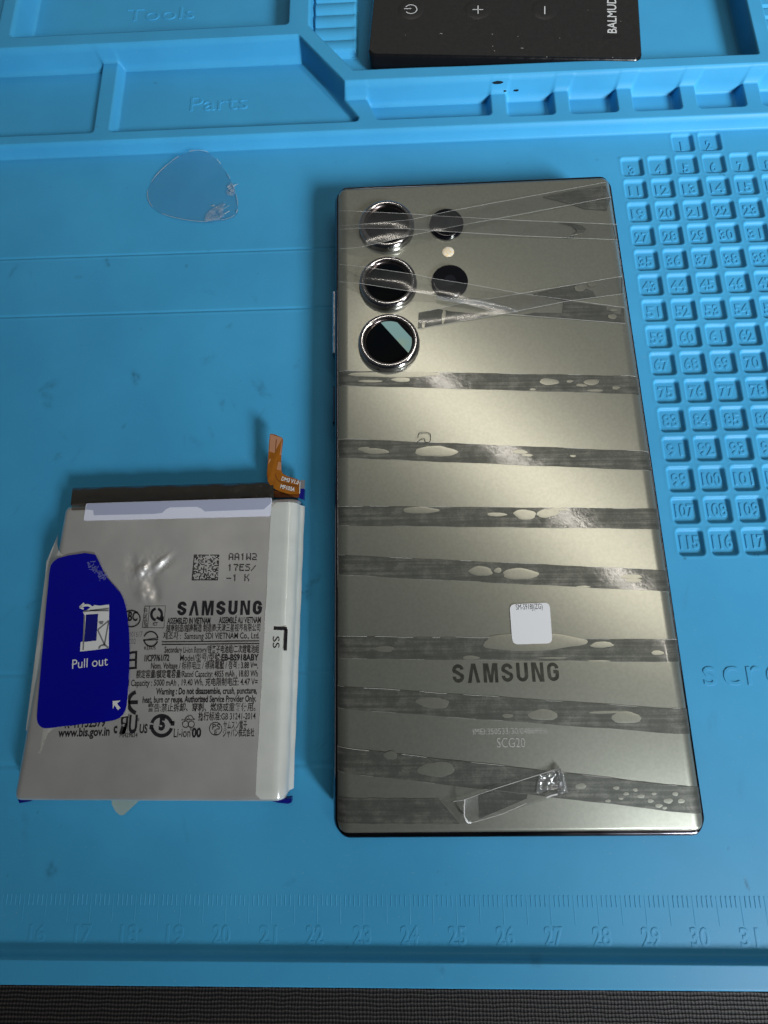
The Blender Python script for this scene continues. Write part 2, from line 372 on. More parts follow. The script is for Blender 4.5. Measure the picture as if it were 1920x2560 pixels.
# ------------------------------------------------------------------ repair mat: one moulded silicone sheet
def axis(rs):
    out = []
    for a, b_, s_ in rs: out.append(np.arange(a, b_ - 1e-6, s_))
    out.append(np.array([rs[-1][1]])); return np.concatenate(out)
gx = axis([(-60, 90, 3), (90, 296, .36), (296, 366, .27), (366, 430, 2)])
gy = axis([(-8.6, -1.5, .24), (-1.5, 76, .45), (76, 206, .27), (206, 276, .3), (276, 330, 2)])
X, Y = np.meshgrid(gx, gy)
Hh = np.zeros_like(X)
def sst(t): t = np.clip(t, 0, 1); return t * t * (3 - 2 * t)
def sd_poly(X, Y, poly):
    poly = np.array(poly)[:, :2]; n = len(poly); d = np.full(X.shape, 1e9); ins = np.zeros(X.shape, bool)
    for i in range(n):
        a, b_ = poly[i], poly[(i + 1) % n]; e = b_ - a; wx, wy = X - a[0], Y - a[1]
        t = np.clip((wx * e[0] + wy * e[1]) / (e @ e), 0, 1)
        d = np.minimum(d, (wx - e[0] * t) ** 2 + (wy - e[1] * t) ** 2)
        c = ((a[1] > Y) != (b_[1] > Y)) & (X < (b_[0] - a[0]) * (Y - a[1]) / ((b_[1] - a[1]) if b_[1] != a[1] else 1e-9) + a[0])
        ins ^= c
    d = np.sqrt(d); return np.where(ins, -d, d)
def shrink(poly, r):
    """inset a convex-ish polygon by r (for rounding corners)"""
    poly = [np.array(p[:2], float) for p in poly]; n = len(poly)
    ar = sum(poly[i][0] * poly[(i + 1) % n][1] - poly[(i + 1) % n][0] * poly[i][1] for i in range(n)); sgn = 1 if ar > 0 else -1
    out = []
    for i in range(n):
        a, b_, c = poly[i - 1], poly[i], poly[(i + 1) % n]
        d1 = (b_ - a) / np.linalg.norm(b_ - a); d2 = (c - b_) / np.linalg.norm(c - b_)
        n1 = sgn * np.array([-d1[1], d1[0]]); n2 = sgn * np.array([-d2[1], d2[0]])
        k = (n1 + n2); k = k / (k @ n1); out.append(b_ + k * r)
    return out
def carve(poly, floor, r=1.2, w=1.0):
    global Hh
    sd = sd_poly(X, Y, shrink(poly, r)) - r
    t = sst((-sd) / w)
    Hh = np.where(sd < 0, np.minimum(Hh, Hh * (1 - t) + floor * t), Hh)
def raise_(sd, top, w):
    global Hh
    t = sst((-sd) / w + .0); Hh = np.where(sd < 0, np.maximum(Hh, Hh * (1 - t) + top * t), Hh)
TOP1, TOP2, FL = 3.7, 8.0, 1.4
# low front tier, high back tier
raise_(-(Y - 207.0), TOP1, .9)
back = [(-70, 238.3), (211.6, 238.0), (225.7, 219.2), (440, 218.9), (440, 340), (-70, 340)]
sdb = sd_poly(X, Y, back)
# pockets of the low tier
low = [[(100, 211.0), (148.7, 211.0), (148.7, 239.5), (100, 239.5)],
       [(153.4, 211.0), (229.9, 211.0), (229.9, 213.0), (212.6, 239.5), (153.4, 239.5)],
       [(235.4, 211.3), (269.8, 211.3), (269.8, 221.0), (231.5, 221.0)]]
xs = 274.2
while xs < 420:
    low.append([(xs, 210.6), (xs + 14.4, 210.6), (xs + 14.4, 221.0), (xs, 221.0)]); xs += 18.6
for q in low: carve(q, FL, 1.3, 1.1)
# close the pockets at the back wall, then raise the back tier over them
raise_(sdb, TOP2, 1.0)
# trays of the high tier
carve([(121.2, 243.2), (208.9, 243.2), (208.9, 325), (121.2, 325)], 2.3, 1.4, 1.6)
carve([(40, 243.2), (117, 243.2), (117, 325), (40, 325)], 2.3, 1.4, 1.6)
carve([(214.9, 242.4), (228.6, 224.1), (346.4, 223.3), (346.4, 325), (214.9, 325)], 3.2, .6, 1.0)
carve([(350.5, 223.3), (425, 223.3), (425, 325), (350.5, 325)], 3.2, 1.0, 1.0)
# stepped ribs of the tool rest at the left end of the right-hand tray
rib = (X > 210.0) & (X < 229.8) & (Y > 236.2)
ribh = 4.6 + .9 * np.abs(np.sin((Y - 236.2) * math.pi / 5.2)) ** .7
edge = sst((X - 214.0) / 1.2) * sst((229.8 - X) / .8)
inside = sd_poly(X, Y, shrink([(214.9, 242.4), (228.6, 224.1), (346.4, 223.3), (346.4, 325), (214.9, 325)], .3)) < -.9
Hh = np.where(rib & inside, np.maximum(Hh, 3.2 + (ribh - 3.2) * edge * sst((Y - 236.2) / .8)), Hh)
# bumps of the small tray in the far right corner
bb = (X > 351) & (Y > 226)
Hh = np.where(bb, np.maximum(Hh, 3.2 + 3.4 * (np.abs(np.sin((Y - 226) * math.pi / 4.4)) > .45) * (X < 362)), Hh)
# numbered cells
CW, CHh, PX_, PY_ = 6.25, 6.55, 7.97, 8.01
OX, OY = 307.85, 191.9
def cell_xy(c, r): return OX + c * PX_, OY - r * PY_            # lower-left corner
cells = []
cells += [(2, -1, 1), (3, -1, 2)]
num = 3
for r in range(0, 15):
    for c in range(8): cells.append((c, r, num)); num += 1
okc = []
for c, r, n in cells:
    x, y = cell_xy(c, r)
    w_, h_ = CW + .012 * r, CHh + .0 * r
    okc.append((c, r, n, x, y, w_, h_))
    sl = (slice(np.searchsorted(gy, y - 1), np.searchsorted(gy, y + h_ + 1)), slice(np.searchsorted(gx, x - 1), np.searchsorted(gx, x + w_ + 1)))
    sx, sy = X[sl], Y[sl]
    qx = np.abs(sx - (x + w_ / 2)) - (w_ / 2 - 1.0); qy = np.abs(sy - (y + h_ / 2)) - (h_ / 2 - 1.0)
    sd = np.hypot(np.maximum(qx, 0), np.maximum(qy, 0)) + np.minimum(np.maximum(qx, qy), 0) - 1.0
    t = sst((-sd + .12) / .62)
    Hh[sl] = Hh[sl] * (1 - t) - .68 * t
    lip = np.exp(-((sd - .35) / .28) ** 2) * .06; Hh[sl] += lip
# shallow moulding lines on the left
for yl in (170.8, 151.4, 53.6, 33.4):
    xend = 223 if yl > 100 else 226
    Hh -= np.exp(-((Y - yl + .01 * np.sin(X / 9)) / .28) ** 2) * .22 * (X < xend) * (X > -20)
    Hh += np.exp(-((Y - yl + .6) / .35) ** 2) * .07 * (X < xend)
# raised border strip along the front
raise_(Y + 3.0, 1.6, .55)
t = sst((-8.0 - Y) / .6); Hh = np.where(Y < -8.0, Hh * (1 - t) + .4 * t, Hh)
Hh += .03 * np.sin(X / 31 + 1) * np.sin(Y / 27)
# dirt marks
st = np.zeros_like(X)
def blot(px, py, sx, sy, ang, a, n=5):
    global st
    c = P(*ZC(px, py)); ca, sa = math.cos(ang), math.sin(ang)
    for i in range(n):
        ox, oy = rng.normal(0, sx * .55), rng.normal(0, sy * .55)
        cx_, cy_ = c[0] + ox * ca - oy * sa, c[1] + ox * sa + oy * ca
        k = rng.uniform(.35, .8); u = (X - cx_) * ca + (Y - cy_) * sa; w_ = -(X - cx_) * sa + (Y - cy_) * ca
        st = np.maximum(st, a * rng.uniform(.5, 1) * np.exp(-(u / (sx * k)) ** 2 - (w_ / (sy * k)) ** 2))
for q in [(95, 838, 2.2, 1.4, .6, .45), (102, 862, 2, 1.2, 2.2, .4), (296, 812, .9, 1.6, .3, .6), (232, 566, .7, .9, .5, .8), (403, 574, .35, .35, 0, .9), (167, 598, 1, .6, 0, .35),
          (268, 920, 1.2, .5, 1.0, .35), (30, 580, 2, .6, 1.2, .35), (560, 835, 2.2, .9, 2.1, .4), (575, 850, 1.5, .7, 2.3, .35), (480, 870, 1.3, .6, 2, .3), (668, 1268, 2.2, 1.2, .9, .55),
          (688, 1248, 1.4, .7, 1.1, .5), (108, 1882, 1.4, 1.6, .2, .45), (124, 985, 1.0, 1.0, .2, .4), (405, 1122, .5, .4, 0, .8), (210, 1090, .8, .6, 0, .3), (300, 1085, 1.1, 1.6, .4, .45),
          (500, 700, 1.3, .5, .8, .3), (640, 790, 1.1, .6, .8, .25), (950, 2080, .9, .5, 2, .35), (1155, 2068, 2.0, .6, .1, .3), (1614, 1912, .35, .9, .3, .8), (625, 1905, 1.3, .4, .3, .2),
          (1290, 345, .4, .3, .3, .5), (1335, 340, .3, .3, .3, .6), (1430, 350, .4, .4, .3, .5), (915, 427, .35, .3, 0, .7), (1150, 2065, .5, .8, .6, .3), (225, 301, .5, .4, 0, .5), (341, 190, .4, .3, 0, .7),
          (60, 1310, 1.3, .6, .5, .25), (1480, 1300, 2.4, .5, 1.2, .15), (1540, 1560, 3, .8, 1.4, .12), (1600, 1700, 3, .6, 1.4, .12), (450, 775, 2.0, 1.0, .5, .22)]:
    blot(*q)
for _ in range(130):
    blot(rng.uniform(0, 1659), rng.uniform(300, 2050), rng.uniform(.12, .3), rng.uniform(.12, .25), rng.uniform(0, 3), rng.uniform(.3, .8), 2)
for _ in range(26):
    blot(rng.uniform(0, 700), rng.uniform(500, 1900), rng.uniform(.8, 3), rng.uniform(.2, .7), rng.uniform(0, 3), rng.uniform(.1, .22), 4)
for q in [(1478, 1206, .5, .3, 0, .9), (1632, 1198, .5, .35, 0, .9), (1500, 868, .5, .3, .3, .8), (1557, 1068, .5, .2, 0, .7), (1556, 375, .3, .7, .8, .9), (1590, 438, .5, .2, 0, .7), (1492, 737, .5, .3, .3, .7), (1600, 1110, .3, .3, 0, .5), (1560, 700, .6, .15, 0, .5)]:
    blot(*q)
ny, nx = X.shape
idx = np.arange(nx * ny).reshape(ny, nx)
Fq = np.stack([idx[:-1, :-1], idx[:-1, 1:], idx[1:, 1:], idx[1:, :-1]], -1).reshape(-1, 4)
Vm = np.stack([X, Y, Hh], -1).reshape(-1, 3)
# skirt
def skirt(V, ids, zb, F):
    b0 = len(V); V2 = V[ids].copy(); V2[:, 2] = zb
    n = len(ids); q = np.stack([ids[1:], ids[:-1], b0 + np.arange(n - 1), b0 + np.arange(1, n)], -1)
    return np.vstack([V, V2]), np.vstack([F, q])
st_f = st.reshape(-1)
for ids in (idx[0, :], idx[-1, ::-1], idx[::-1, 0], idx[:, -1]):
    n0 = len(Vm); Vm, Fq = skirt(Vm, ids, -3.3, Fq); st_f = np.concatenate([st_f, np.zeros(len(Vm) - n0)])
mat = thing('repair_mat', (185, 160, -3.3), 'blue silicone repair mat with parts trays, numbered cells and a moulded ruler', 'work mat')
mat_body = mesh('mat_body', Vm, Fq, m_sil, mat, smooth=True, attrs={'stain': st_f})
def hmat(x, y):
    return Hh[min(np.searchsorted(gy, y), ny - 1), min(np.searchsorted(gx, x), nx - 1)]
# cell numbers
for c, r, n, x, y, w_, h_ in okc:
    if x > 362: continue
    s = str(n); lw = {1: 1.9, 2: 4.0, 3: 4.8}[len(s)]
    if s in ('1',): lw = 1.1
    if s in ('11',): lw = 3.3
    cx_ = x + w_ / 2 + (.2 if len(s) == 3 else .1); yb = y + 1.55 + (0.25 if r >= 1 else -.4)
    letter('cell_number', s, (cx_ - lw / 2, yb, -.71), (cx_ + lw / 2, yb, -.71), 3.0, m_sil, mat, bold=-.004, ext=.07, bev=.045, zsc=1.5)
# ruler
mb = MB()
for i in range(150, 345):
    x = float(i); L = 5.6 if i % 5 == 0 else 2.3; w_ = .14
    y1 = 7.7; y0 = y1 - L; zt = .03 if i % 5 == 0 else .06
    zb = -.05
    V = [(x - w_ * 1.6, y0, zb), (x + w_ * 1.6, y0, zb), (x + w_ * 1.6, y1, zb), (x - w_ * 1.6, y1, zb), (x - w_ * .5, y0 + .15, zt), (x + w_ * .5, y0 + .15, zt), (x + w_ * .5, y1 - .15, zt), (x - w_ * .5, y1 - .15, zt)]
    mb.add(V, [(4, 5, 6, 7), (0, 1, 5, 4), (1, 2, 6, 5), (2, 3, 7, 6), (3, 0, 4, 7)])
mb.build('ruler_scale', m_sil, mat)
for n in range(16, 34):
    x = 250 + (n - 25) * 10.12
    letter('ruler_number', str(n), (x - 2.0, -1.45, -.02), (x + 1.9, -1.45, -.02), 3.2, m_sil, mat, bold=-.012, ext=.07, bev=.04, zsc=.75)
q0 = P(*ZA(820, 482), FL); q1 = P(*ZA(1070, 470), FL)
letter('tray_lettering', 'Parts', q0, q1, 5.6, m_sil, mat, bold=-.02, ext=.05, bev=.02, zsc=3)
q0 = P(*ZA(545, 92), 2.3); q1 = P(*ZA(838, 80), 2.3)
letter('tray_lettering', 'Tools', q0, q1, 5.2, m_sil, mat, bold=-.02, ext=.05, bev=.02, zsc=2.6)
q0 = P(*ZC(1522, 1480), 0); q1 = q0 + np.array([30.5, 0, 0])
letter('mat_lettering', 'screws', q0, q1, 6.0, m_sil, mat, bold=-.015, ext=.05, bev=.02, space=1.2, zsc=1.5)
# black debris on the tray wall
for k, (px, py, sz) in enumerate([(602, 318, 1.5), (630, 351, .5), (676, 349, .8)]):
    c = P(*ZB(px, py), 6.4 if k == 0 else 4.4); a_ = [(math.cos(t) * sz * rng.uniform(.6, 1.1), math.sin(t) * sz * .32 * rng.uniform(.6, 1.1)) for t in np.linspace(0, 6.28, 9)[:-1]]
    c[1] -= .45
    mb = MB(); mb.prism([(c[0] + p[0], c[1] + .1 - p[1] * .2, c[2] + p[1]) for p in a_], .2)
    o = mb.build('debris_flake', m_dirt, loc=tuple(c))
    tag(o, ['largest black flake stuck to the wall above the small trays', 'tiny black crumb between the two larger flakes on the tray wall', 'slim black flake at the right end of the three on the tray wall'][k], 'debris', 'black flakes on the tray wall')

# ------------------------------------------------------------------ phone
PW, PH, PT = 76.48, 160.47, 8.9
PC = np.array([261.946, 102.688, 0.0]); PA = 0.00595
ca, sa = math.cos(PA), math.sin(PA)
def ph(x, y, z=0): return np.array([PC[0] + x * ca - y * sa, PC[1] + x * sa + y * ca, z])
def phl(p): dx, dy = p[0] - PC[0], p[1] - PC[1]; return dx * ca + dy * sa, -dx * sa + dy * ca
def rrect(ix, iy, r, n=8):
    hw, hh = PW / 2 - ix, PH / 2 - iy; out = []
    for cx_, cy_, a0 in ((hw - r, hh - r, 0), (-hw + r, hh - r, 90), (-hw + r, -hh + r, 180), (hw - r, -hh + r, 270)):
        for i in range(n + 1):
            a = math.radians(a0 + 90 * i / n); out.append((cx_ + r * math.cos(a), cy_ + r * math.sin(a)))
    return out
def loft(rings, cap0=False, cap1=False):
    V = []; F = []
    for pts, z in rings: V += [ph(x, y, z + (.52 * sst((z - 7.3) / .6) * sst((abs(y) - PH / 2 + 3.2) / 1.6) * sst((PW / 2 - .9 - abs(x)) / 2.0))) for x, y in pts]
    n = len(rings[0][0])
    for k in range(len(rings) - 1):
        for i in range(n): F.append((k * n + i, k * n + (i + 1) % n, (k + 1) * n + (i + 1) % n, (k + 1) * n + i))
    if cap1: F.append(tuple(range((len(rings) - 1) * n, len(rings) * n)))
    if cap0: F.append(tuple(range(n - 1, -1, -1)))
    return V, F
phone = thing('smartphone', ph(0, 0, 0), 'frosted green smartphone lying face down with five camera lenses and strips of clear tape', 'phone')
V, F = loft([(rrect(2.2, 1.6, 2.6), .25), (rrect(1.2, .9, 3.0), .7), (rrect(.45, .3, 3.3), 1.8), (rrect(.1, .05, 3.5), 3.2), (rrect(0, 0, 3.6), 4.6), (rrect(.08, .0, 3.6), 6.2), (rrect(.3, .12, 3.5), 7.1),
             (rrect(.65, .45, 3.3), 7.75), (rrect(.95, .95, 3.1), 8.05), (rrect(1.2, 1.45, 2.9), 8.0), (rrect(1.4, 1.75, 2.8), 7.9)], cap0=True)
mesh('frame', V, F, m_frame, phone, smooth=True)
def zglass(x):
    """height of the back glass at local x"""
    e = PW / 2 - 1.0 - abs(x); R_ = 2.9
    if e >= R_: return PT
    e = max(e, 0); return PT - 1.05 * (1 - e / R_) ** 2.1
# glass as rows across the width
xl = [1.0 + 3.0 * t for t in np.linspace(0, 1, 14)]
xr = [-(PW / 2) + a for a in xl] + list(np.linspace(-PW / 2 + 6.5, PW / 2 - 6.5, 8)) + [PW / 2 - a for a in xl[::-1]]
V = []; rows = []
for x in xr:
    ex = PW / 2 - 1.0 - abs(x); rc = 2.0
    cut = rc - math.sqrt(max(rc * rc - max(rc - ex, 0) ** 2, 0)) if ex < rc else 0
    yy = PH / 2 - 1.5 - cut
    ys = [-yy, -yy + .25, -yy + .8, yy - .8, yy - .25, yy]; zo = [-.45, -.06, 0, 0, -.06, -.45]
    rows.append([len(V) + i for i in range(6)])
    for y, z in zip(ys, zo): V.append(ph(x, y, zglass(x) + z))
F = []
for a, b_ in zip(rows[:-1], rows[1:]):
    for i in range(5): F.append((a[i], b_[i], b_[i + 1], a[i + 1]))
mesh('back_glass', V, F, m_back, phone, smooth=True)
def zsurf(p): return zglass(phl(p)[0])
def lathe(c, prof, n=56):
    V = []; F = []
    for r, z in prof:
        for i in range(n): a = 2 * math.pi * i / n; V.append((c[0] + r * math.cos(a), c[1] + r * math.sin(a), c[2] + z))
    for k in range(len(prof) - 1):
        for i in range(n): F.append((k * n + i, k * n + (i + 1) % n, (k + 1) * n + (i + 1) % n, (k + 1) * n + i))
    if prof[-1][0] < .01: pass
    return V, F
LZ = 1.75
for k, (px, py, r) in enumerate([(397, 352, 7.25), (414, 1016, 7.3), (424, 1706, 7.55)]):
    q = P(*ZH(px, py), PT + LZ); c = np.array([q[0], q[1], PT])
    V, F = lathe(c, [(r + .25, -.05), (r + .22, .3), (r + .05, .75), (r + .12, .95), (r + .02, 1.35), (r - .2, 1.62), (r - .6, LZ), (r - 1.05, LZ - .02), (r - 1.3, LZ - .14)])
    ring = mesh('camera_ring', V, F, m_ring, phone, smooth=True)
    V, F = lathe(c, [(r - 1.3, LZ - .14), (r - 1.45, 1.25), (r - 1.5, 1.2), (r - 1.75, 1.0), (r - 1.85, .98)])
    mesh('inner_bezel', V, F, m_ringin, ring, smooth=True)
    V, F = lathe(c, [(r - 1.8, 1.02), (0.001, 1.02)]); mesh('lens_glass', V, F, m_lens, ring)
for k, (px, py, r) in enumerate([(1092, 350, 4.45), (1128, 1015, 4.65)]):
    q = P(*ZH(px, py), PT + .9); c = np.array([q[0], q[1], PT])
    V, F = lathe(c, [(r + .1, -.05), (r + .05, .6), (r - .1, .85), (r - .35, .95), (r - .7, .93)])
    ring = mesh('small_lens_rim', V, F, m_lens2, phone, smooth=True)
    V, F = lathe(c, [(r - .7, .93), (.001, .93)]); mesh('lens_glass', V, F, m_lens2, ring)
    V, F = lathe(c, [(1.5, .955), (1.1, .98), (.6, .985), (.001, .98)]); mesh('lens_element', V, F, m_lensin, ring, smooth=True)
q = P(*ZH(1108, 690), PT); c = np.array([q[0], q[1], PT])
V, F = lathe(c, [(1.55, .015), (1.4, .08), (.7, .12), (.001, .13)]); mesh('flash', V, F, m_flash, phone, smooth=True)
# lettering on the back
zb = PT + .012
def PZ(fn, x, y, z): return P(*fn(x, y), z)
wordmark('brand_lettering', PZ(ZL, 529, 437, zb), PZ(ZL, 981, 429, zb), 3.95, m_logo, phone, .225)
zb += .03
letter('serial_lettering', 'IMEI:350533/30/048699/6', PZ(ZL, 614, 654, zb), PZ(ZL, 929, 649, zb), 1.15, m_imei, phone, bold=-.004)
letter('serial_lettering', 'SCG20', PZ(ZL, 716, 709, zb), PZ(ZL, 835, 708, zb), 1.85, m_imei, phone, bold=-.008)
# paper label, its square code left out
sp = [PZ(ZL, *q, PT + .16) for q in ((768, 103), (938, 95), (950, 268), (781, 273))]
def round_corners(pts, r, n=5):
    out = []; m = len(pts)
    for i in range(m):
        a, b_, c = np.array(pts[i - 1], float), np.array(pts[i], float), np.array(pts[(i + 1) % m], float)
        p0 = b_ + (a - b_) / np.linalg.norm(a - b_) * r; p1 = b_ + (c - b_) / np.linalg.norm(c - b_) * r
        for k in range(n + 1):
            t = k / n; out.append(p0 * (1 - t) ** 2 + b_ * 2 * t * (1 - t) + p1 * t * t)
    return out
mb = MB(); mb.prism(round_corners(sp, 1.3), .12); stick = mb.build('label_sticker', m_sticker, phone)
letter('label_lettering', 'SM-S918J(ZG)', PZ(ZL, 796, 126, PT + .18), PZ(ZL, 909, 122, PT + .18), 1.15, m_ink, stick, bold=-.005)
# side button, antenna breaks
def box_l(x0, x1, y0, y1, z0, z1, bev=.3):
    rings = []
    for z, i in ((z0, bev), (z0 + bev, 0), (z1 - bev, 0), (z1, bev)):
        rings.append([(x1 - i, y1 - i), (x0 + i, y1 - i), (x0 + i, y0 + i), (x1 - i, y0 + i)])
    V = []; F = []
    for k, (z, r_) in enumerate(zip((z0, z0 + bev, z1 - bev, z1), rings)): V += [ph(x, y, z) for x, y in r_]
    for k in range(3):
        for i in range(4): F.append((k * 4 + i, k * 4 + (i + 1) % 4, k * 4 + 4 + (i + 1) % 4, k * 4 + 4 + i))
    F += [(12, 13, 14, 15), (3, 2, 1, 0)]; return V, F
yb0 = phl(P(831, 890, 5))[1]; yb1 = phl(P(831, 734, 5))[1]
V, F = box_l(-PW / 2 - .55, -PW / 2 + .5, yb0, yb1, 3.0, 6.2); mesh('side_button', V, F, m_steel, phone)
V, F = box_l(-PW / 2 - .45, -PW / 2 + .5, yb0 - 19, yb0 - 9, 3.0, 6.2); mesh('side_button', V, F, m_frame, phone)
for px in (991, 1583):
    x = phl(P(px, 2085, 6))[0]; V, F = box_l(x - .35, x + .35, -PH / 2 - .02, -PH / 2 + .6, 2.0, 7.3, .1); mesh('antenna_line', V, F, m_ant, phone)

# ------------------------------------------------------------------ clear tapes over the phone
GRP = 'clear tape strips on the phone'
def draped(fn, tl, tr, bl, br, off=.05, n=90, m=5, wob=.1, mat_=None):
    V = []; F = []
    ph1, ph2 = rng.uniform(0, 6, 2)
    for i in range(n + 1):
        t = i / n
        a = np.array(tl) * (1 - t) + np.array(tr) * t; b_ = np.array(bl) * (1 - t) + np.array(br) * t
        for j in range(m + 1):
            s = j / m; q = a * (1 - s) + b_ * s; p = P(*fn(*q), PT)
            lx = phl(p)[0]; lx = max(min(lx, PW / 2 - 1.05), -PW / 2 + 1.05); ly = phl(p)[1]
            if j in (0, m): ly += wob * .5 * (math.sin(t * 23 + ph1 + j) + .5 * math.sin(t * 61 + ph2))
            ly = max(min(ly, PH / 2 - 2.2), -PH / 2 + 2.2)
            w = ph(lx, ly, zglass(lx) + off); V.append(w)
    for i in range(n):
        for j in range(m): a = i * (m + 1) + j; F.append((a, a + 1, a + m + 2, a + m + 1))
    return V, F
def bubble(fn, x, y, rx, ry, parent, z, rot=0, mat_=None, irr=.10):
    c = P(*fn(x, y), z); ex = P(*fn(x + rx, y), z) - c; ey = P(*fn(x, y + ry), z) - c
    sz = min(1.0, np.linalg.norm(ey) / 1.8) * .7; V = [c + np.array([0, 0, .035 * sz + .004])]; F = []; n = 28; k1, k2 = rng.uniform(0, 6, 2)
    for rr, dz in ((.6, .032), (.9, .022), (1.0, .003)):
        for i in range(n):
            a = 2 * math.pi * i / n; w = 1 + irr * (.5 * math.sin(2 * a + k1) + .6 * math.sin(3 * a + k2) + .35 * math.sin(5 * a + k1 * 2) + .2 * math.sin(9 * a + k2 * 3))
            ca_, sa_ = math.cos(a), math.sin(a); u = ca_ * math.cos(rot) - sa_ * math.sin(rot) * .6; v_ = ca_ * math.sin(rot) * 1.4 + sa_ * math.cos(rot)
            V.append(c + (ex * u + ey * v_) * rr * w + np.array([0, 0, dz * sz + .004]))
    F = [(0, 1 + i, 1 + (i + 1) % n) for i in range(n)]
    for k in range(2):
        for i in range(n): F.append((1 + k * n + i, 1 + k * n + n + i, 1 + k * n + n + (i + 1) % n, 1 + k * n + (i + 1) % n))
    return mesh('air_bubble', V, F, mat_ or m_bub, parent, smooth=True)
SC = {}
strips = [
 ('M', (50, 50), (1432, 75), (50, 120), (1445, 160), 'clear tape strip stuck just below the lowest big lens',
   [(315, 68, 225, 13, 0), (345, 93, 45, 10, 0), (1042, 102, 46, 15, 0), (1140, 100, 16, 6, 0), (1242, 104, 36, 14, 0), (1358, 130, 19, 8, 0), (965, 138, 13, 5, 0), (1260, 143, 40, 5, 0), (1195, 118, 28, 6, .5), (200, 100, 60, 5, 0)]),
 ('M', (45, 370), (1495, 430), (50, 460), (1508, 520), 'clear tape strip with a large oval bubble under the curled hair',
   [(225, 430, 62, 13, .05), (170, 420, 28, 10, 0), (508, 431, 96, 26, 0), (905, 432, 38, 9, .3), (940, 448, 25, 6, .1), (1155, 452, 14, 5, 0)]),
 ('M', (45, 688), (1550, 700), (50, 780), (1558, 797), 'clear tape strip with four bubbles, third full width strip below the lenses',
   [(435, 708, 82, 16, 0), (795, 728, 45, 9, 0), (928, 728, 54, 23, .1), (1035, 722, 52, 20, -.2), (1085, 704, 46, 8, 0)]),
 ('M', (45, 918), (1590, 990), (50, 1012), (1606, 1092), 'clear tape strip with two bubbles side by side above the paper label',
   [(720, 995, 57, 22, .05), (905, 1008, 88, 25, .08), (800, 992, 18, 12, 0), (1430, 1020, 52, 10, .1), (1440, 1038, 40, 9, .15), (1205, 1068, 32, 4, .1)]),
 ('L', (35, 238), (1472, 252), (50, 332), (1484, 348), 'clear tape strip between the paper label and the big lettering',
   [(865, 262, 225, 37, 0), (240, 292, 42, 12, 0), (605, 329, 34, 9, 0), (1160, 274, 48, 13, 0), (1395, 308, 28, 9, 0), (1145, 343, 50, 4, 0), (950, 330, 60, 3, 0)]),
 ('L', (35, 448), (1512, 548), (35, 543), (1520, 654), 'slanting clear tape strip directly below the big lettering',
   [(445, 520, 75, 22, .25), (910, 571, 66, 22, .06), (1262, 582, 66, 24, .05), (760, 575, 22, 9, 0), (1175, 560, 80, 5, -.5)]),
 ('L', (35, 706), (1566, 880), (35, 812), (1572, 992), 'slanting clear tape strip below the small grey lettering',
   [(460, 802, 80, 31, .03), (265, 742, 30, 17, 0), (1070, 872, 24, 11, 0), (1220, 880, 14, 7, 0), (1262, 905, 12, 7, 0), (1300, 888, 10, 7, 0), (1325, 915, 15, 8, 0), (1365, 935, 12, 8, 0), (1400, 955, 16, 8, 0), (1440, 935, 20, 10, 0), (1470, 905, 12, 9, 0), (1380, 905, 10, 6, 0), (1425, 965, 10, 6, 0), (1495, 935, 14, 10, 0), (1185, 935, 12, 6, 0), (1240, 925, 10, 5, 0)]),
]
for k, (w, tl, tr, bl, br, lab, bubs) in enumerate(strips):
    fn = ZM if w == 'M' else ZL
    tl, tr, bl, br = [np.array(q, float) for q in (tl, tr, bl, br)]; tr, br = tr + (tr - tl) * .02, br + (br - bl) * .02
    c = P(*fn(*((np.array(tl) + np.array(br)) / 2)), PT)
    t = thing('clear_tape', (c[0], c[1], PT), lab, 'tape', GRP)
    V, F = draped(fn, tl, tr, bl, br, off=.045 + .006 * k)
    mesh('film', V, F, m_tape, t, smooth=True)
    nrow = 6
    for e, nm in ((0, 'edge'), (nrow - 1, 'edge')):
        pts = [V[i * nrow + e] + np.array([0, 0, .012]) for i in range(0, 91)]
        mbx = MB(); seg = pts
        # glints painted as broken pale strokes along the cut edge
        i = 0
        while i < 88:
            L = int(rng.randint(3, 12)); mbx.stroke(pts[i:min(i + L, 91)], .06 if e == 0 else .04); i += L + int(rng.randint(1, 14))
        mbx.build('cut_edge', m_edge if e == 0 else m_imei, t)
    for q in bubs: bubble(fn, *q[:4], t, PT + .05 + .006 * k, q[4])

def ribbon(name, top, bot, label, mat_, contact=None, edge_mat=None, n=60, ew=.07):
    """free strip: edges given as (pixel x, pixel y, height) in one crop"""
    fn = top[0]; A = top[1]; B_ = bot
    def along(L, t):
        L = np.array(L, float); d = np.concatenate([[0], np.cumsum(np.hypot(np.diff(L[:, 0]), np.diff(L[:, 1])))]); d /= d[-1]
        return np.array([np.interp(t, d, L[:, i]) for i in range(3)])
    V = []; F = []; m = 6
    for i in range(n + 1):
        a = along(A, i / n); b_ = along(B_, i / n)
        for j in range(m + 1):
            s = j / m; q = a * (1 - s) + b_ * s
            V.append(P(*fn(q[0], q[1]), q[2] + .035 * math.sin(i * .5 + j) + .2 * math.sin(math.pi * s) * min(1, max(0, (.72 - i / n) / .2))))
    for i in range(n):
        for j in range(m): a = i * (m + 1) + j; F.append((a, a + 1, a + m + 2, a + m + 1))
    c = V[len(V) // 2]
    t = thing(name, (c[0], c[1], PT), label, 'tape', GRP)
    f = mesh('film', V, F, mat_, t, smooth=True)
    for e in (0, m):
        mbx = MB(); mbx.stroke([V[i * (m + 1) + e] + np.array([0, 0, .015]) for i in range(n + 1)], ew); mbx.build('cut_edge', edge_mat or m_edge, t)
    return t
z = PT
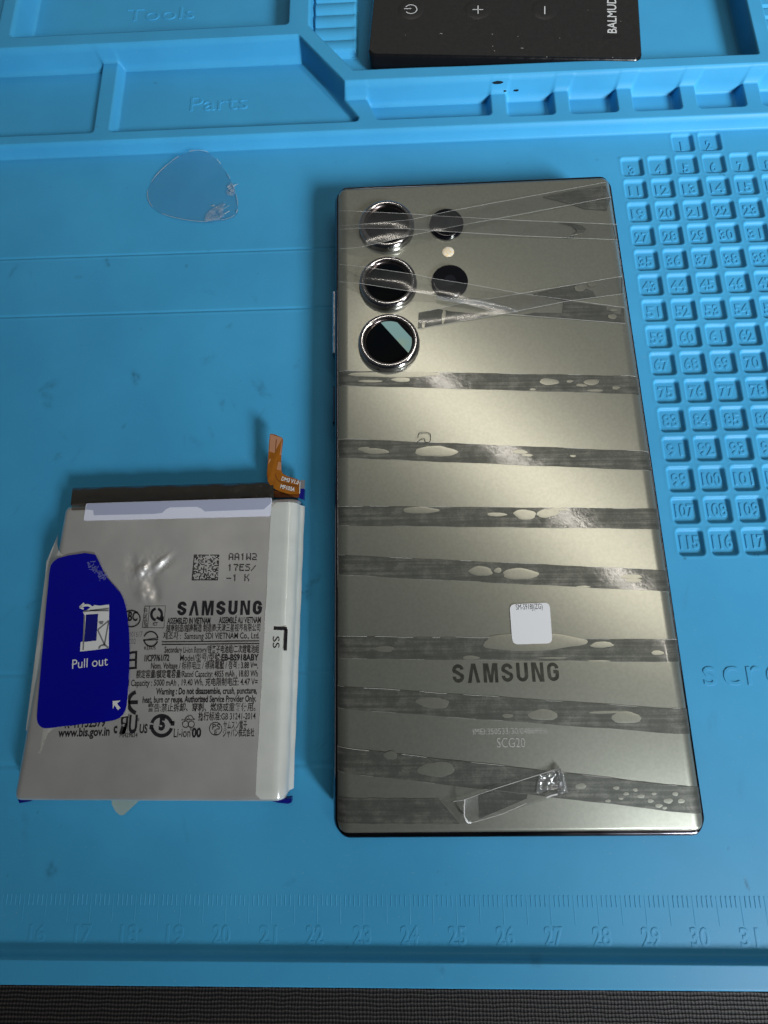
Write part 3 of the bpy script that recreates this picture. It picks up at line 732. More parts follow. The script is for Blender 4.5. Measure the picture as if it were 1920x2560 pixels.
def patch(fn, pts, parent, off=.04, m_=None):
    """dark stuck-down area of a tape"""
    mbx = MB(); pp = []
    for q in pts:
        p = P(*fn(*q), PT); p[2] = zsurf(p) + off; pp.append(p)
    mbx.add(pp, [tuple(range(len(pp)))]); return mbx.build('stuck_area', m_ or m_tape, parent)
t = ribbon('clear_tape', (ZU, [(60, 300, z + .3), (170, 292, z + 1.9), (430, 268, z + 1.95), (640, 222, z + 1.2), (1000, 155, z + .5), (1440, 74, z + .1)]),
           [(60, 420, z + .3), (170, 410, z + 1.9), (430, 350, z + 1.95), (640, 306, z + 1.2), (1000, 240, z + .5), (1470, 150, z + .1)],
           'steepest loose clear tape, rising from the top big lens to the upper right corner', m_clear)
patch(ZU, [(1110, 152), (1250, 186), (1330, 214), (1445, 222), (1468, 155), (1440, 92), (1290, 116)], t, .13)
t = ribbon('clear_tape', (ZU, [(60, 222, z + .3), (150, 224, z + 1.9), (430, 238, z + 1.9), (540, 247, z + 1.4), (1000, 272, z + .3), (1500, 292, z + .1)]),
           [(60, 318, z + .3), (150, 312, z + 1.9), (430, 316, z + 1.9), (540, 325, z + 1.4), (1000, 352, z + .3), (1500, 372, z + .1)],
           'loose clear tape running level across the top big lens and upper small lens', m_clear)
patch(ZU, [(1190, 285), (1485, 292), (1500, 370), (1210, 365), (1265, 350), (1290, 328), (1262, 302)], t, .12)
t = ribbon('clear_tape', (ZU, [(60, 500, z + .3), (150, 508, z + 1.9), (440, 550, z + 1.9), (560, 575, z + 1.3), (730, 602, z + 1.2), (1000, 650, z + .5), (1540, 724, z + .1)]),
           [(60, 590, z + .3), (150, 596, z + 1.9), (420, 638, z + 1.9), (560, 662, z + 1.3), (700, 700, z + 1.0), (900, 755, z + .35), (1540, 806, z + .1)],
           'loose clear tape crossing the middle big lens and falling to the right edge', m_clear)
patch(ZU, [(1222, 692), (1535, 726), (1538, 806), (1010, 764), (1070, 752), (1215, 755)], t, .14)
bubble(ZU, 1475, 770, 22, 14, t, PT + .16); bubble(ZU, 1480, 735, 18, 8, t, PT + .16)
t = ribbon('clear_tape', (ZU, [(470, 752, z + .06), (700, 700, z + .15), (1000, 650, z + .55), (1200, 617, z + .3), (1530, 560, z + .1)]),
           [(465, 834, z + .06), (700, 792, z + .15), (960, 746, z + .55), (1240, 690, z + .3), (1530, 652, z + .1)],
           'clear tape starting right of the lowest big lens and rising to the right edge', m_clear)
patch(ZU, [(470, 752), (570, 732), (640, 745), (860, 765), (700, 792), (465, 834)], t, .13)
patch(ZU, [(1060, 656), (1200, 620), (1530, 562), (1530, 655), (1240, 692)], t, .15)
bubble(ZU, 1310, 620, 34, 18, t, PT + .17, -.2); bubble(ZU, 1372, 600, 26, 14, t, PT + .17, -.2); bubble(ZU, 495, 812, 10, 18, t, PT + .15, -.4); bubble(ZU, 600, 770, 14, 30, t, PT + .15, -.7)
# crease that catches the light
crease = [P(*ZU(x, y), z + zz) for x, y, zz in ((560, 668, 1.0), (640, 682, .95), (760, 690, .8), (880, 715, .6), (985, 742, .3))]
mbx = MB(); pr = smooth_poly(crease, 3, False)
V = []; F = []
for i, p in enumerate(pr):
    for j, (dy, dz) in enumerate(((-.9, 0), (-.45, .35), (0, .5), (.45, .35), (.9, 0))): w_ = math.sin(math.pi * i / (len(pr) - 1)) ** .5 + .05; V.append(p + np.array([0, dy * w_, dz * w_]))
for i in range(len(pr) - 1):
    for j in range(4): a = i * 5 + j; F.append((a, a + 1, a + 6, a + 5))
mesh('fold', V, F, m_clear2, t, smooth=True)
# loose strip at the bottom: flat start, a lifted fold, a crumpled end
t = thing('clear_tape', tuple(P(*ZL(760, 930), PT)), 'folded clear tape with a lifted crumpled end at the phone bottom', 'tape', GRP)
V, F = draped(ZL, (35, 922), (470, 925), (35, 1030), (560, 1034), off=.05, n=40); mesh('film', V, F, m_tape, t, smooth=True)
def sheet(name, rowsA, rowsB, mt, parent, fn, n=30, m=8, cr=0.0):
    V = []; F = []
    A = np.array(rowsA, float); B2 = np.array(rowsB, float); ts = np.linspace(0, 1, len(A)); cr_ = rng.normal(0, cr, (n + 1, m + 1))
    for i in range(n + 1):
        tt = i / n; a = np.array([np.interp(tt, ts, A[:, k]) for k in range(3)]); b_ = np.array([np.interp(tt, ts, B2[:, k]) for k in range(3)])
        for j in range(m + 1): q = a + (b_ - a) * j / m; V.append(P(*fn(q[0], q[1]), q[2] + cr_[i, j]))
    for i in range(n):
        for j in range(m): a = i * (m + 1) + j; F.append((a, a + 1, a + m + 2, a + m + 1))
    return mesh(name, V, F, mt, parent, smooth=cr == 0), V
sheet('fold', [(480, 930, z + .08), (530, 938, z + .7), (577, 930, z + 1.6)], [(560, 1032, z + .08), (575, 1034, z + .5), (590, 1034, z + .9)], m_clear, t, ZL)
f1, Vf = sheet('film', [(577, 930, z + 1.6), (640, 905, z + .9), (740, 872, z + .25), (985, 795, z + .3)], [(590, 1034, z + .9), (650, 1015, z + .5), (740, 990, z + .15), (1012, 902, z + .2)], m_clear, t, ZL)
patch(ZL, [(638, 912), (860, 845), (840, 925), (640, 1010)], t, .065)
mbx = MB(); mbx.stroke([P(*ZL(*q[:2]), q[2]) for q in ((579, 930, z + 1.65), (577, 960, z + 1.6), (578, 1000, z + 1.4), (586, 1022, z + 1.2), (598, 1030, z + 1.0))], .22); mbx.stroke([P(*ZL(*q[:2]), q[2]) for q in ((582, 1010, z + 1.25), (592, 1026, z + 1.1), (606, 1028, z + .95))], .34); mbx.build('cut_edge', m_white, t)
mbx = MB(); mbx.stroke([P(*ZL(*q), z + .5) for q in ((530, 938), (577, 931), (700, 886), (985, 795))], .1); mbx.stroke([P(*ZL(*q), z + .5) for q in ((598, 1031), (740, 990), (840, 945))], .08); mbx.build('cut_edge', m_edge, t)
sheet('crumpled_end', [(965, 800, z + .5), (985, 795, z + .9), (996, 812, z + .4)], [(968, 902, z + .5), (990, 905, z + .8), (1016, 900, z + .4)], m_clear2, t, ZL, n=10, m=16, cr=.16)
sheet('crumpled_end', [(890, 830, z + .3), (970, 800, z + .5)], [(880, 905, z + .3), (970, 885, z + .5)], m_clear2, t, ZL, n=14, m=12, cr=.05)
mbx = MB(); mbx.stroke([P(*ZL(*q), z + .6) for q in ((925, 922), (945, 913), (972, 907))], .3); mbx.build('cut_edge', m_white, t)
# hair on the second strip
pts = smooth_poly([P(*ZM(*q), PT + .35) for q in ((424, 362), (426, 343), (450, 339), (483, 342), (484, 368), (480, 388), (455, 388), (458, 372), (446, 367), (430, 378), (416, 391))], 3, False)
def tube(pts, r, n=6):
    V = []; F = []
    for i, p in enumerate(pts):
        d = (pts[min(i + 1, len(pts) - 1)] - pts[max(i - 1, 0)]); d /= np.linalg.norm(d); u = np.cross(d, [0, 0, 1]); u /= np.linalg.norm(u); w = np.cross(u, d)
        for k in range(n): a = 2 * math.pi * k / n; V.append(p + r * (math.cos(a) * u + math.sin(a) * w))
    for i in range(len(pts) - 1):
        for k in range(n): F.append((i * n + k, i * n + (k + 1) % n, (i + 1) * n + (k + 1) % n, (i + 1) * n + k))
    return V, F
V, F = tube(pts, .075)
tag(mesh('loose_hair', V, F, m_ink, loc=tuple(pts[0]), smooth=True), 'short curled dark hair lying on the phone above the oval bubble', 'hair')

# ------------------------------------------------------------------ battery
BZ = 6.0
def BP(fn, x, y, z=BZ + .03): return P(*fn(x, y), z)
cTL, cTR = P(*ZC(133, 1093), BZ), P(*ZC(639, 1075), BZ)
cBL, cBR = P(*ZC(26, 1731), BZ - .5), P(*ZC(612, 1734), BZ - .5)
bx0 = (cTL[0] + cBL[0]) / 2; 
BQ = [np.array(cBL[:2]) + [-.3, 0], np.array(cBR[:2]), np.array(cTR[:2]) + [.1, 0], np.array(cTL[:2])]
bat = thing('phone_battery', (*(sum(BQ) / 4), 0), 'silver pouch battery with black printing, blue pull tab and orange flex cable', 'battery')
def prof(n, lo, hi, e):
    """positions 0..L, dense near both ends"""
    L = hi - lo; a = np.concatenate([e * (1 - np.cos(np.linspace(0, math.pi / 2, 10))), np.linspace(e, L - e, n)[1:-1], L - e * (1 - np.cos(np.linspace(math.pi / 2, 0, 10)))])
    return a / L
WB, HB = np.linalg.norm(BQ[1] - BQ[0]), np.linalg.norm(BQ[3] - BQ[0])
us, vs_ = prof(220, 0, WB, 2.6), prof(240, 0, HB, 2.4)
U, Vv = np.meshgrid(us, vs_)
bx = (BQ[0][0] * (1 - U) * (1 - Vv) + BQ[1][0] * U * (1 - Vv) + BQ[2][0] * U * Vv + BQ[3][0] * (1 - U) * Vv)
by = (BQ[0][1] * (1 - U) * (1 - Vv) + BQ[1][1] * U * (1 - Vv) + BQ[2][1] * U * Vv + BQ[3][1] * (1 - U) * Vv)
du = np.minimum(U, 1 - U) * WB; dv = np.minimum(Vv, 1 - Vv) * HB
r_ = 2.2
def rnd(d, r): d = np.clip(d, 0, r); return r - np.sqrt(np.maximum(r * r - (r - d) ** 2, 0))
bz = BZ - rnd(du, 2.4) - rnd(dv, 1.7) * .8
bz = np.maximum(bz, 2.0)
dc = P(*ZD(745, 770), BZ); dc2 = P(*ZD(835, 735), BZ); dc3 = P(*ZD(790, 905), BZ)
def gs(cx_, cy_, sx, sy, a=0):
    ux = (bx - cx_) * math.cos(a) + (by - cy_) * math.sin(a); uy = -(bx - cx_) * math.sin(a) + (by - cy_) * math.cos(a); return np.exp(-(ux / sx) ** 2 - (uy / sy) ** 2)
dent = .62 * gs(dc[0], dc[1], 2.2, 1.3, .6) - .62 * gs(dc[0] + 2.0, dc[1] - 2.6, 1.6, 3.2, .1) + .5 * gs(dc2[0], dc2[1], 2.4, .55, .75) - .45 * gs(dc2[0] + .9, dc2[1] - 1.0, 2.2, .6, .75) \
     + .45 * gs(dc3[0] - 2.2, dc3[1] + .3, 1.4, 1.5) - .5 * gs(dc3[0] + .8, dc3[1], .9, 1.6, .3) - .35 * gs(dc[0] - 3, dc[1] + 1, 1.2, 2.6, .2) + .16 * gs(dc[0] + .3, dc[1] + .4, .5, .4) + .14 * gs(dc[0] - .6, dc[1] - .9, .35, .3)
def crin(cx_, cy_, rad, amp, k):
    o_ = 0
    for i in range(7):
        a_ = k * 1.7 + i * .83; o_ = o_ + np.abs(np.sin((bx * math.cos(a_) + by * math.sin(a_)) * (.9 + .35 * i) + i * 2.1)) / (1 + .45 * i)
    return amp * (o_ - 1.6) * np.exp(-((bx - cx_) ** 2 + (by - cy_) ** 2) / rad ** 2)
dent = dent * .8 + crin(dc[0] - .5, dc[1] - .3, 3.2, .17, 1) + crin(dc3[0] - 1, dc3[1], 2.2, .13, 2) + crin(dc2[0], dc2[1], 2.6, .08, 3)
bz = bz + dent + .05 * np.sin(bx * .35) * np.sin(by * .28 + 1) * (du > 2)
nyb, nxb = bz.shape; ib = np.arange(nxb * nyb).reshape(nyb, nxb)
Vb = np.stack([bx, by, bz], -1).reshape(-1, 3); Fb = np.stack([ib[:-1, :-1], ib[:-1, 1:], ib[1:, 1:], ib[1:, :-1]], -1).reshape(-1, 4)
for ids in (ib[0, :], ib[-1, ::-1], ib[::-1, 0], ib[:, -1]): Vb, Fb = skirt(Vb, ids, .3, Fb)
mesh('pouch', Vb, Fb, m_pouch, bat, smooth=True)
def BUV(u, v_, z): return np.array([*(BQ[0] * (1 - u) * (1 - v_) + BQ[1] * u * (1 - v_) + BQ[2] * u * v_ + BQ[3] * (1 - u) * v_), z])
# milky wrap folded over the right side
V = []; F = []
sec = [(-6.0, .06), (-5.5, .08), (-4.0, .10), (-2.5, .12), (-1.7, .04), (-1.2, -.15), (-.75, -.45), (-.25, -1.1), (.12, -1.9), (.2, -3.0), (.25, -3.8), (.45, -4.3), (.75, -4.7), (1.0, -5.3)]
nsec = 60
for i in range(nsec + 1):
    t = i / nsec; vv = .012 + .972 * t
    for j, (dx, dz) in enumerate(sec):
        rr = 0
        e_ = min(t, 1 - t) * HB
        if j < 3 and e_ < 1.2: rr = (1.2 - math.sqrt(max(1.44 - (1.2 - e_) ** 2, 0))) * (1 - j * .3)
        zz = BZ + dz - float(rnd(np.array(min(vv, 1 - vv) * HB), 1.7)) * .8
        p = BUV(1.0, vv, zz); p[0] += dx + rr + .04 * math.sin(t * 40 + j); V.append(p)
ns = len(sec)
for i in range(nsec):
    for j in range(ns - 1): a = i * ns + j; F.append((a, a + ns, a + ns + 1, a + 1)[::-1])
mesh('side_wrap', V, F, m_wrap, bat, smooth=True)
# blue scraps at the corners
def scrap(pts, th=.5): mbx = MB(); mbx.prism([P(*q[:2], q[2]) for q in pts], th); return mbx.build('blue_scrap', m_bluesolid, bat)
ZP = crop(560, 1860, 6.9125)
scrap([(*ZP(770, 975), 3.0), (*ZP(920, 925), 3.9), (*ZP(1000, 955), 3.6), (*ZP(1120, 950), 3.2), (*ZP(1165, 935), 2.9), (*ZP(1168, 1010), 2.6), (*ZP(1110, 1032), 2.4), (*ZP(930, 1015), 2.6)], 1.2)
scrap([(*ZJ(185, 905), 1.2), (*ZJ(330, 905), 1.2), (*ZJ(320, 925), 1.0), (*ZJ(200, 945), 1.0)], .5)
scrap([(*ZX(1085, 1340), 3.4), (*ZX(1165, 1340), 3.4), (*ZX(1152, 1560), 3.4), (*ZX(1000, 1500), 3.4), (*ZX(1075, 1440), 3.4)], 1.5)
mbx = MB(); mbx.prism([P(*ZX(*q), 3.5) for q in ((1085, 1165), (1175, 1165), (1168, 1338), (1085, 1338))], .4); mbx.build('grey_scrap', m_inkg, bat)
# black terrace tape
V = []; F = []; n = 70
pa, pb = P(*ZD(380, 348), 3.4), P(*ZD(1418, 318), 3.6); pa2, pb2 = P(*ZD(375, 437), 4.6), P(*ZD(1424, 398), 4.8)
prf = [(0, -3.0), (0, -.5), (.06, -.08), (.3, .1), (.6, .05), (.85, .15), (1.0, .3), (1.08, .1)]
for i in range(n + 1):
    t = i / n; A_ = pa * (1 - t) + pb * t; B2 = pa2 * (1 - t) + pb2 * t
    for j, (s, dz) in enumerate(prf):
        p = A_ + (B2 - A_) * s; p[2] = A_[2] * (1 - s) + B2[2] * s + dz
        p[2] += .26 * abs(math.sin(t * 13 + j * 1.1)) * (j > 1) + .2 * abs(math.sin(t * 29 + j * 1.4)) * (j > 1); V.append(p)
for i in range(n):
    for j in range(len(prf) - 1): a = i * len(prf) + j; F.append((a, a + len(prf), a + len(prf) + 1, a + 1))
mesh('top_tape', V, F, m_blackfoil, bat, smooth=True)
mbx = MB(); mbx.add([BP(ZI, *q, BZ + .03) for q in ((1240, 552), (1232, 662), (1480, 655), (1500, 540))], [(0, 1, 2, 3)]); mbx.build('tinted_film', m_brown, bat)
mbx = MB(); mbx.prism(round_corners([BP(ZD, *q, BZ + .12) for q in ((447, 432), (1410, 403), (1402, 498), (433, 522))], .5), .1); ad = mbx.build('adhesive_strip', m_adh, bat)
mbx = MB(); mbx.prism([BP(ZD, *q, BZ + .16) for q in ((452, 433), (1406, 405), (1404, 432), (1368, 463), (1062, 474), (1042, 458), (1020, 450), (882, 453), (862, 462), (840, 482), (800, 487), (486, 494), (483, 468), (444, 464))], .03); mbx.build('liner_layer', m_adhb, ad)
# milky liner and blue pull tab
lp = [(*ZI(1000, 1080), 5.2), (*ZI(990, 1240), 5.8), (*ZI(1010, 1350), 6.0), (*ZI(1070, 1425), 6.1), (*ZI(1200, 1452), 6.1), (*ZI(1500, 1420), 6.1), (260, 1460, 6.1), (320, 1600, 6.1), (320, 1790, 6.1), (*ZJ(560, 168), 6.1), (*ZJ(500, 215), 6.1), (*ZJ(455, 300), 6.1), (*ZJ(432, 390), 6.08),
      (*ZJ(415, 428), 6.05), (*ZJ(395, 420), 6.05), (*ZJ(375, 330), 5.9), (*ZJ(335, 195), 5.6), (*ZJ(268, 190), 5.2), (70, 1780, 5.1), (88, 1640, 5.1), (105.6, 1498, 5.1), (113, 1440, 5.1), (116.5, 1404, 5.1), (126, 1381, 5.1), (139, 1351, 5.1)]
mbx = MB(); mbx.add([P(*q) for q in lp], [tuple(range(len(lp)))]); mbx.build('milky_liner', m_liner, bat)
bp_ = [(180, 280), (200, 200), (290, 130), (640, 80), (700, 200), (760, 330), (850, 430), (920, 510), (960, 600), (990, 750), (1008, 950), (1012, 1150), (1002, 1400), (985, 1650), (960, 1750), (900, 1812), (800, 1840), (400, 1880), (150, 1915), (85, 1898), (50, 1840), (50, 1760), (90, 1300), (140, 700), (170, 400)]
mbx = MB(); mbx.prism([BP(ZE, *q, BZ + .36) for q in smooth_poly(bp_, 1)], .06)
tab = mbx.build('pull_tab', m_blue, bat)
zt = BZ + .40
mbx = MB(); ee = lambda *a: BP(ZE, *a, zt)
mbx.add([ee(*q) for q in ((650, 632), (700, 640), (800, 628), (798, 800), (795, 1078), (640, 1100), (498, 1115), (505, 1020), (540, 1005), (545, 740), (528, 705), (560, 690))], [tuple(range(12))]); mbx.build('tab_picture', m_white, tab)
mbx = MB(); zt += .012; mbx.add([ee(*q) for q in ((560, 732), (686, 724), (668, 1002), (540, 1016))], [(0, 1, 2, 3)]); mbx.build('tab_picture', m_bluesolid, tab)
mbx = MB(); zt += .012
for a, b_ in (((535, 700), (795, 668)), ((600, 690), (795, 690)), ((680, 890), (795, 795)), ((680, 890), (750, 1040)), ((795, 800), (750, 1050)), ((690, 810), (740, 805)), ((700, 825), (735, 822)), ((545, 740), (530, 1100))): mbx.stroke([ee(*a), ee(*b_)], .35)
mbx.stroke([ee(740 + 45 * math.cos(a), 1085 + 38 * math.sin(a)) for a in np.linspace(math.pi, 2 * math.pi, 12)], .4); mbx.build('tab_picture', m_inkg, tab)
mbx = MB(); mbx.stroke([ee(*q) for q in smooth_poly([(620, 660), (600, 640), (560, 632), (510, 650)], 2, False)], .5)
mbx.stroke([ee(540, 612), ee(495, 655)], .4); mbx.stroke([ee(495, 655), ee(535, 675)], .4)
mbx.add([ee(*q) for q in ((836, 1628), (918, 1622), (882, 1655), (918, 1700), (890, 1722), (858, 1672), (838, 1710))], [(0, 1, 5, 6), (1, 2, 5), (2, 3, 4, 5)]); mbx.build('tab_arrow', m_white, tab)
letter('tab_lettering', 'Pull out', ee(415, 1295), ee(785, 1258), 2.0, m_white, tab, bold=0)
mbx = MB()
for _ in range(48):
    cx_, cy_ = 570 + rng.uniform(0, 170), 0; cy_ = 190 + (cx_ - 570) * .95 + rng.normal(0, 28); a = rng.uniform(-.8, 1.2); L = rng.uniform(10, 55)
    mbx.stroke([ee(cx_, cy_), ee(cx_ + L * .5, cy_ + L * .5 * math.sin(a) + 6), ee(cx_ + L * math.cos(a), cy_ + L * math.sin(a))], rng.uniform(.06, .3))
mbx.build('scratches', film('blue_scratch', .5, (.6, .6, .95), .3, .1, (.25, .28, .62)), tab)
# printing on the pouch
zi = BZ + .055
def LG(s, xl_, xr_, yl_, yr_, cap, bold=.0, fn=ZG, m=None, name='printed_line', **k):
    return letter(name, s, P(*fn(xl_, yl_), zi), P(*fn(xr_, yr_), zi), cap, m or m_ink, bat, bold=bold, **k)
wordmark('brand_lettering', P(*ZG(917, 82), zi), P(*ZG(1357, 77), zi), 3.3, m_ink, bat)
LG('ASSEMBLED IN VIETNAM', 165, 635, 347, 345, 1.3, .026, ZF); LG('ASSEMBL\u00c9 AU VIETNAM', 730, 1187, 340, 337, 1.3, .026, ZF)
LG('越南制造/越南製造 制造商:天津三星视界有限公司', 152, 1180, 430, 422, 1.3, .008, ZF)
LG('제조자 :  Samsung SDI VIETNAM Co., Ltd.', 120, 1172, 514, 507, 1.3, .008, ZF)
LG('Secondary Li-ion Battery/锂离子电池组/二次鋰電池組', 135, 1168, 664, 657, 1.3, .008, ZF)
LG('Model/型号/型號:', 305, 752, 752, 748, 1.3, .008, ZF); LG('EB-BS918ABY', 756, 1163, 748, 746, 1.3, .03, ZF)
LG('Nom. Voltage / 标称电压 / 標稱電壓 / 정격 : 3.88 V⎓,', 782, 1338, 357, 354, 1.3, .008)
LG('额定容量/額定電容量/Rated Capacity: 4855 mAh , 18.83 Wh', 705, 1336, 402, 397, 1.3, .008)
LG('Typical Capacity : 5000 mAh , 19.40 Wh, 充电限制电压: 4.47 V=', 590, 1335, 447, 440, 1.3, .008)
LG('Warning : Do not disassemble, crush, puncture,', 808, 1332, 490, 485, 1.3, .026)
LG('heat, burn or reuse. Authorized Service Provider Only.', 738, 1328, 533, 527, 1.3, .026)
LG('警告:禁止拆卸、穿刺、燃烧或重复使用。', 765, 1325, 576, 572, 1.3, .008)
LG('执行标准:GB 31241-2014', 1028, 1325, 622, 618, 1.3, .008)
LG('サムスン電子', 1158, 1280, 668, 664, 1.3, .008); LG('ジャパン株式会社', 1155, 1318, 708, 704, 1.3, .008)
LG('1ICP7/61/72', 748, 877, 318, 315, 1.3, .026)
LG('www.bis.gov.in', 300, 567, 710, 702, 1.7, .026); LG('R-41152579', 335, 545, 664, 655, 1.7, .026)
LG('c', 588, 607, 690, 689, 2.0, .03); LG('US', 722, 763, 690, 689, 1.75, .03); LG('MH29634', 620, 712, 713, 711, .9, .0)
LG('\u042fU', 618, 708, 690, 688, 3.5, .035, shear=.0); LG('®', 711, 722, 628, 628, .6)
LG('5', 822, 855, 672, 671, 2.3, .06); LG('Li-ion', 900, 986, 712, 711, 1.75, .0); LG('00', 993, 1042, 711, 710, 1.75, .04)
LG('PS', 1101, 1140, 672, 671, 1.1, .0); LG('E', 1112, 1126, 699, 698, 1.0, .0)
LG('BC', 662, 712, 108, 107, 2.0, .03); LG('T101617', 655, 737, 194, 191, 1.2, 0, m=m_inkg); LG('C02', 664, 703, 229, 227, 1.1, 0, m=m_inkg)
LG('R33475', 748, 806, 260, 258, .75, .0); LG('ICT', 793, 817, 133, 132, .7, .026)
def rotl(s, x, y, h, cap, fn=ZG, bold=0, down=True, name='printed_line'):
    a = P(*fn(x, y), zi); b_ = P(*fn(x, y + h), zi)
    return letter(name, s, a, b_, cap, m_ink, bat, bold=bold)
zi += .12; rotl('SS', 1415, 190, 60, 1.5, bold=.0, name='wrap_lettering'); zi -= .12
rotl('SAMSUNG SDI', 763, 140, -98, .8)
def sg(pts, w, closed=False, fn=ZG): mb_.stroke([P(*fn(*q), zi) for q in pts], w, closed=closed)
mb_ = MB()
sg([(107, 545), (1172, 534)], .22, fn=ZF); sg([(107, 574), (1172, 563)], .22, fn=ZF)
mb_.build('printed_rule', m_ink, bat)
def ell(cx_, cy_, rx, ry, a0=0, a1=360, n=40): return [(cx_ + rx * math.cos(math.radians(a0 + (a1 - a0) * i / n)), cy_ + ry * math.sin(math.radians(a0 + (a1 - a0) * i / n))) for i in range(n + 1)]
def mark(*strokes):
    global mb_
    mb_ = MB()
    for pts, w in strokes: sg(pts, w)
    mb_.build('printed_mark', m_ink, bat)
mark((ell(838, 652, 52, 52, 15, 165), .75), (ell(838, 652, 52, 52, 195, 345), .75), ([(885, 640), (905, 640)], .9), ([(775, 658), (795, 658)], .9))
mark((ell(1118, 668, 32, 33), .15)); mark((ell(680, 97, 46, 42), .3))
mark((ell(782, 202, 36, 38, 20, 175), .3), (ell(782, 202, 36, 38, 200, 355), .3), ([(742, 208), (820, 206)], .25), ([(742, 208), (820, 196)], .15))
mark(([(752, 32), (858, 30), (850, 145), (737, 143), (752, 32)], .14), ([(775, 33), (765, 143)], .12))
mark((ell(812, 75, 27, 30, 100, 260), .6), (ell(812, 75, 27, 30, 285, 400), .6), ([(812, 90), (845, 108)], .6), ([(845, 85), (842, 110)], .5))
mark((ell(718, 532, 52, 56, 105, 255), .8), ([(665, 532), (715, 530)], .8)); mark((ell(632, 538, 52, 54, 110, 250), .8))
mark(([(630, 280), (706, 270), (704, 352), (622, 358), (630, 280)], .7), ([(640, 315), (700, 310)], .5), ([(665, 280), (660, 350)], .5))
mark(([(958, 618), (976, 600), (992, 600), (1006, 618)], .14), ([(940, 622), (1012, 620)], .12), (ell(962, 645, 16, 17, 0, 360), .14), (ell(992, 645, 16, 17, 0, 360), .14), ([(985, 660), (990, 680), (997, 660)], .14), ([(976, 600), (982, 618), (968, 618)], .12))
zi += .12; mark(([(1420, 146), (1488, 149)], .75), ([(1484, 152), (1479, 262)], .75)); zi -= .12
# ink-jet code and its dotted text
mbx = MB(); M0, M1, M2, M3 = [P(*ZD(*q), zi) for q in ((1005, 697), (1138, 698), (1130, 832), (993, 832))]
nmod = 22
for i in range(nmod):
    for j in range(nmod):
        on = (i == 0) or (j == nmod - 1) or (j == 0 and i % 2 == 0) or (i == nmod - 1 and j % 2 == 1) or rng.rand() < .46
        if not on: continue
        u, v_ = (i + .5) / nmod, (j + .5) / nmod; c = M0 * (1 - u) * (1 - v_) + M1 * u * (1 - v_) + M2 * u * v_ + M3 * (1 - u) * v_; h = .125
        mbx.add([c + [-h, -h, 0], c + [h, -h, 0], c + [h, h, 0], c + [-h, h, 0]], [(0, 1, 2, 3)])
mbx.build('dot_code', m_ink, bat)
FONT5 = {'A': ["01110", "10001", "10001", "11111", "10001", "10001"], '1': ["00100", "01100", "00100", "00100", "00100", "00100"], 'W': ["10001", "10001", "10001", "10101", "11011", "10001"], '2': ["11110", "00001", "00001", "01110", "10000", "11111"],
         '7': ["11111", "00001", "00010", "00100", "00100", "00100"], 'E': ["11111", "10000", "11110", "10000", "10000", "11111"], 'S': ["01111", "10000", "01110", "00001", "00001", "11110"], '/': ["00000", "00001", "00010", "00100", "01000", "10000"],
         '-': ["00000", "00000", "00000", "11111", "00000", "00000"], 'K': ["10001", "10010", "11100", "10010", "10001", "10001"], ' ': ["00000"] * 6}
for s, x0, x1, yy in (('AA1W2', 1188, 1340, 694), ('17ES/', 1182, 1335, 750), ('-1 K', 1176, 1300, 803)):
    mbx = MB(); n = len(s)
    for k, ch in enumerate(s):
        for r in range(6):
            for c_ in range(5):
                if FONT5[ch][r][c_] == '1':
                    q = P(*ZD(x0 + (x1 - x0) * (k + (c_ + .3) / 6.4) / n - 1.2 * r / 5, yy + r * 6.0), zi); h = .13
                    mbx.add([q + [-h, -h * .8, 0], q + [h, -h * .8, 0], q + [h, h * .8, 0], q + [-h, h * .8, 0]], [(0, 1, 2, 3)])
    mbx.build('dotted_line', m_ink, bat)
# flex cable
fl = [(455, 200, 5.2), (560, 215, 5.2), (710, 285, 5.2), (725, 330, 5.2), (705, 500, 5.0), (690, 640, 4.8), (685, 790, 4.6), (690, 960, 4.4), (720, 1030, 4.3), (800, 1075, 4.2), (940, 1120, 4.2), (1075, 1170, 4.2), (1066, 1450, 4.2), (850, 1452, 4.2), (700, 1412, 4.2), (600, 1370, 4.2), (480, 1300, 4.3), (410, 1190, 4.4), (390, 1050, 4.4), (400, 900, 4.5), (418, 700, 4.7), (425, 560, 4.9), (440, 350, 5.1)]
mbx = MB(); mbx.prism([P(*ZX(*q[:2]), q[2]) for q in fl], .25); flx = mbx.build('flex_cable', m_flex, bat)
fz = lambda y: np.interp(y, [200, 1000, 1200], [5.2, 4.36, 4.2]) + .03
for pad in ([(462, 212), (712, 292), (690, 648), (600, 618), (445, 570)], [(432, 735), (470, 722), (688, 798), (688, 968), (418, 882)]):
    mbx = MB(); mbx.prism([P(*ZX(*q), fz(q[1]) + .06) for q in pad], .08); mbx.build('contact_pad', m_pad, flx)
mbx = MB(); mbx.stroke([P(*ZX(*q), fz(q[1]) + .07) for q in smooth_poly([(590, 320), (575, 450), (572, 640), (560, 900), (560, 1060), (620, 1180), (800, 1250), (1060, 1300)], 2, False)], .22); mbx.build('trace', m_flexd, flx)
letter('cable_lettering', 'DM3 V1.0', P(*ZX(688, 1165), 4.3), P(*ZX(1040, 1255), 4.3), .95, m_white, flx, bold=.03, zadd=.03)
letter('cable_lettering', 'MF103A', P(*ZX(663, 1328), 4.3), P(*ZX(962, 1400), 4.3), .95, m_white, flx, bold=.03, zadd=.03)
mbx = MB(); mbx.stroke([P(*ZX(*q), 4.3) for q in ((1078, 1200), (1072, 1440))], .18); mbx.build('cable_end_line', m_white, flx)
mbx = MB(); mbx.prism([P(*ZX(*q), 3.6) for q in ((540, 1380), (1060, 1440), (1060, 1510), (600, 1520), (480, 1500))], 1.0); mbx.build('cable_fold', m_flexd, bat)
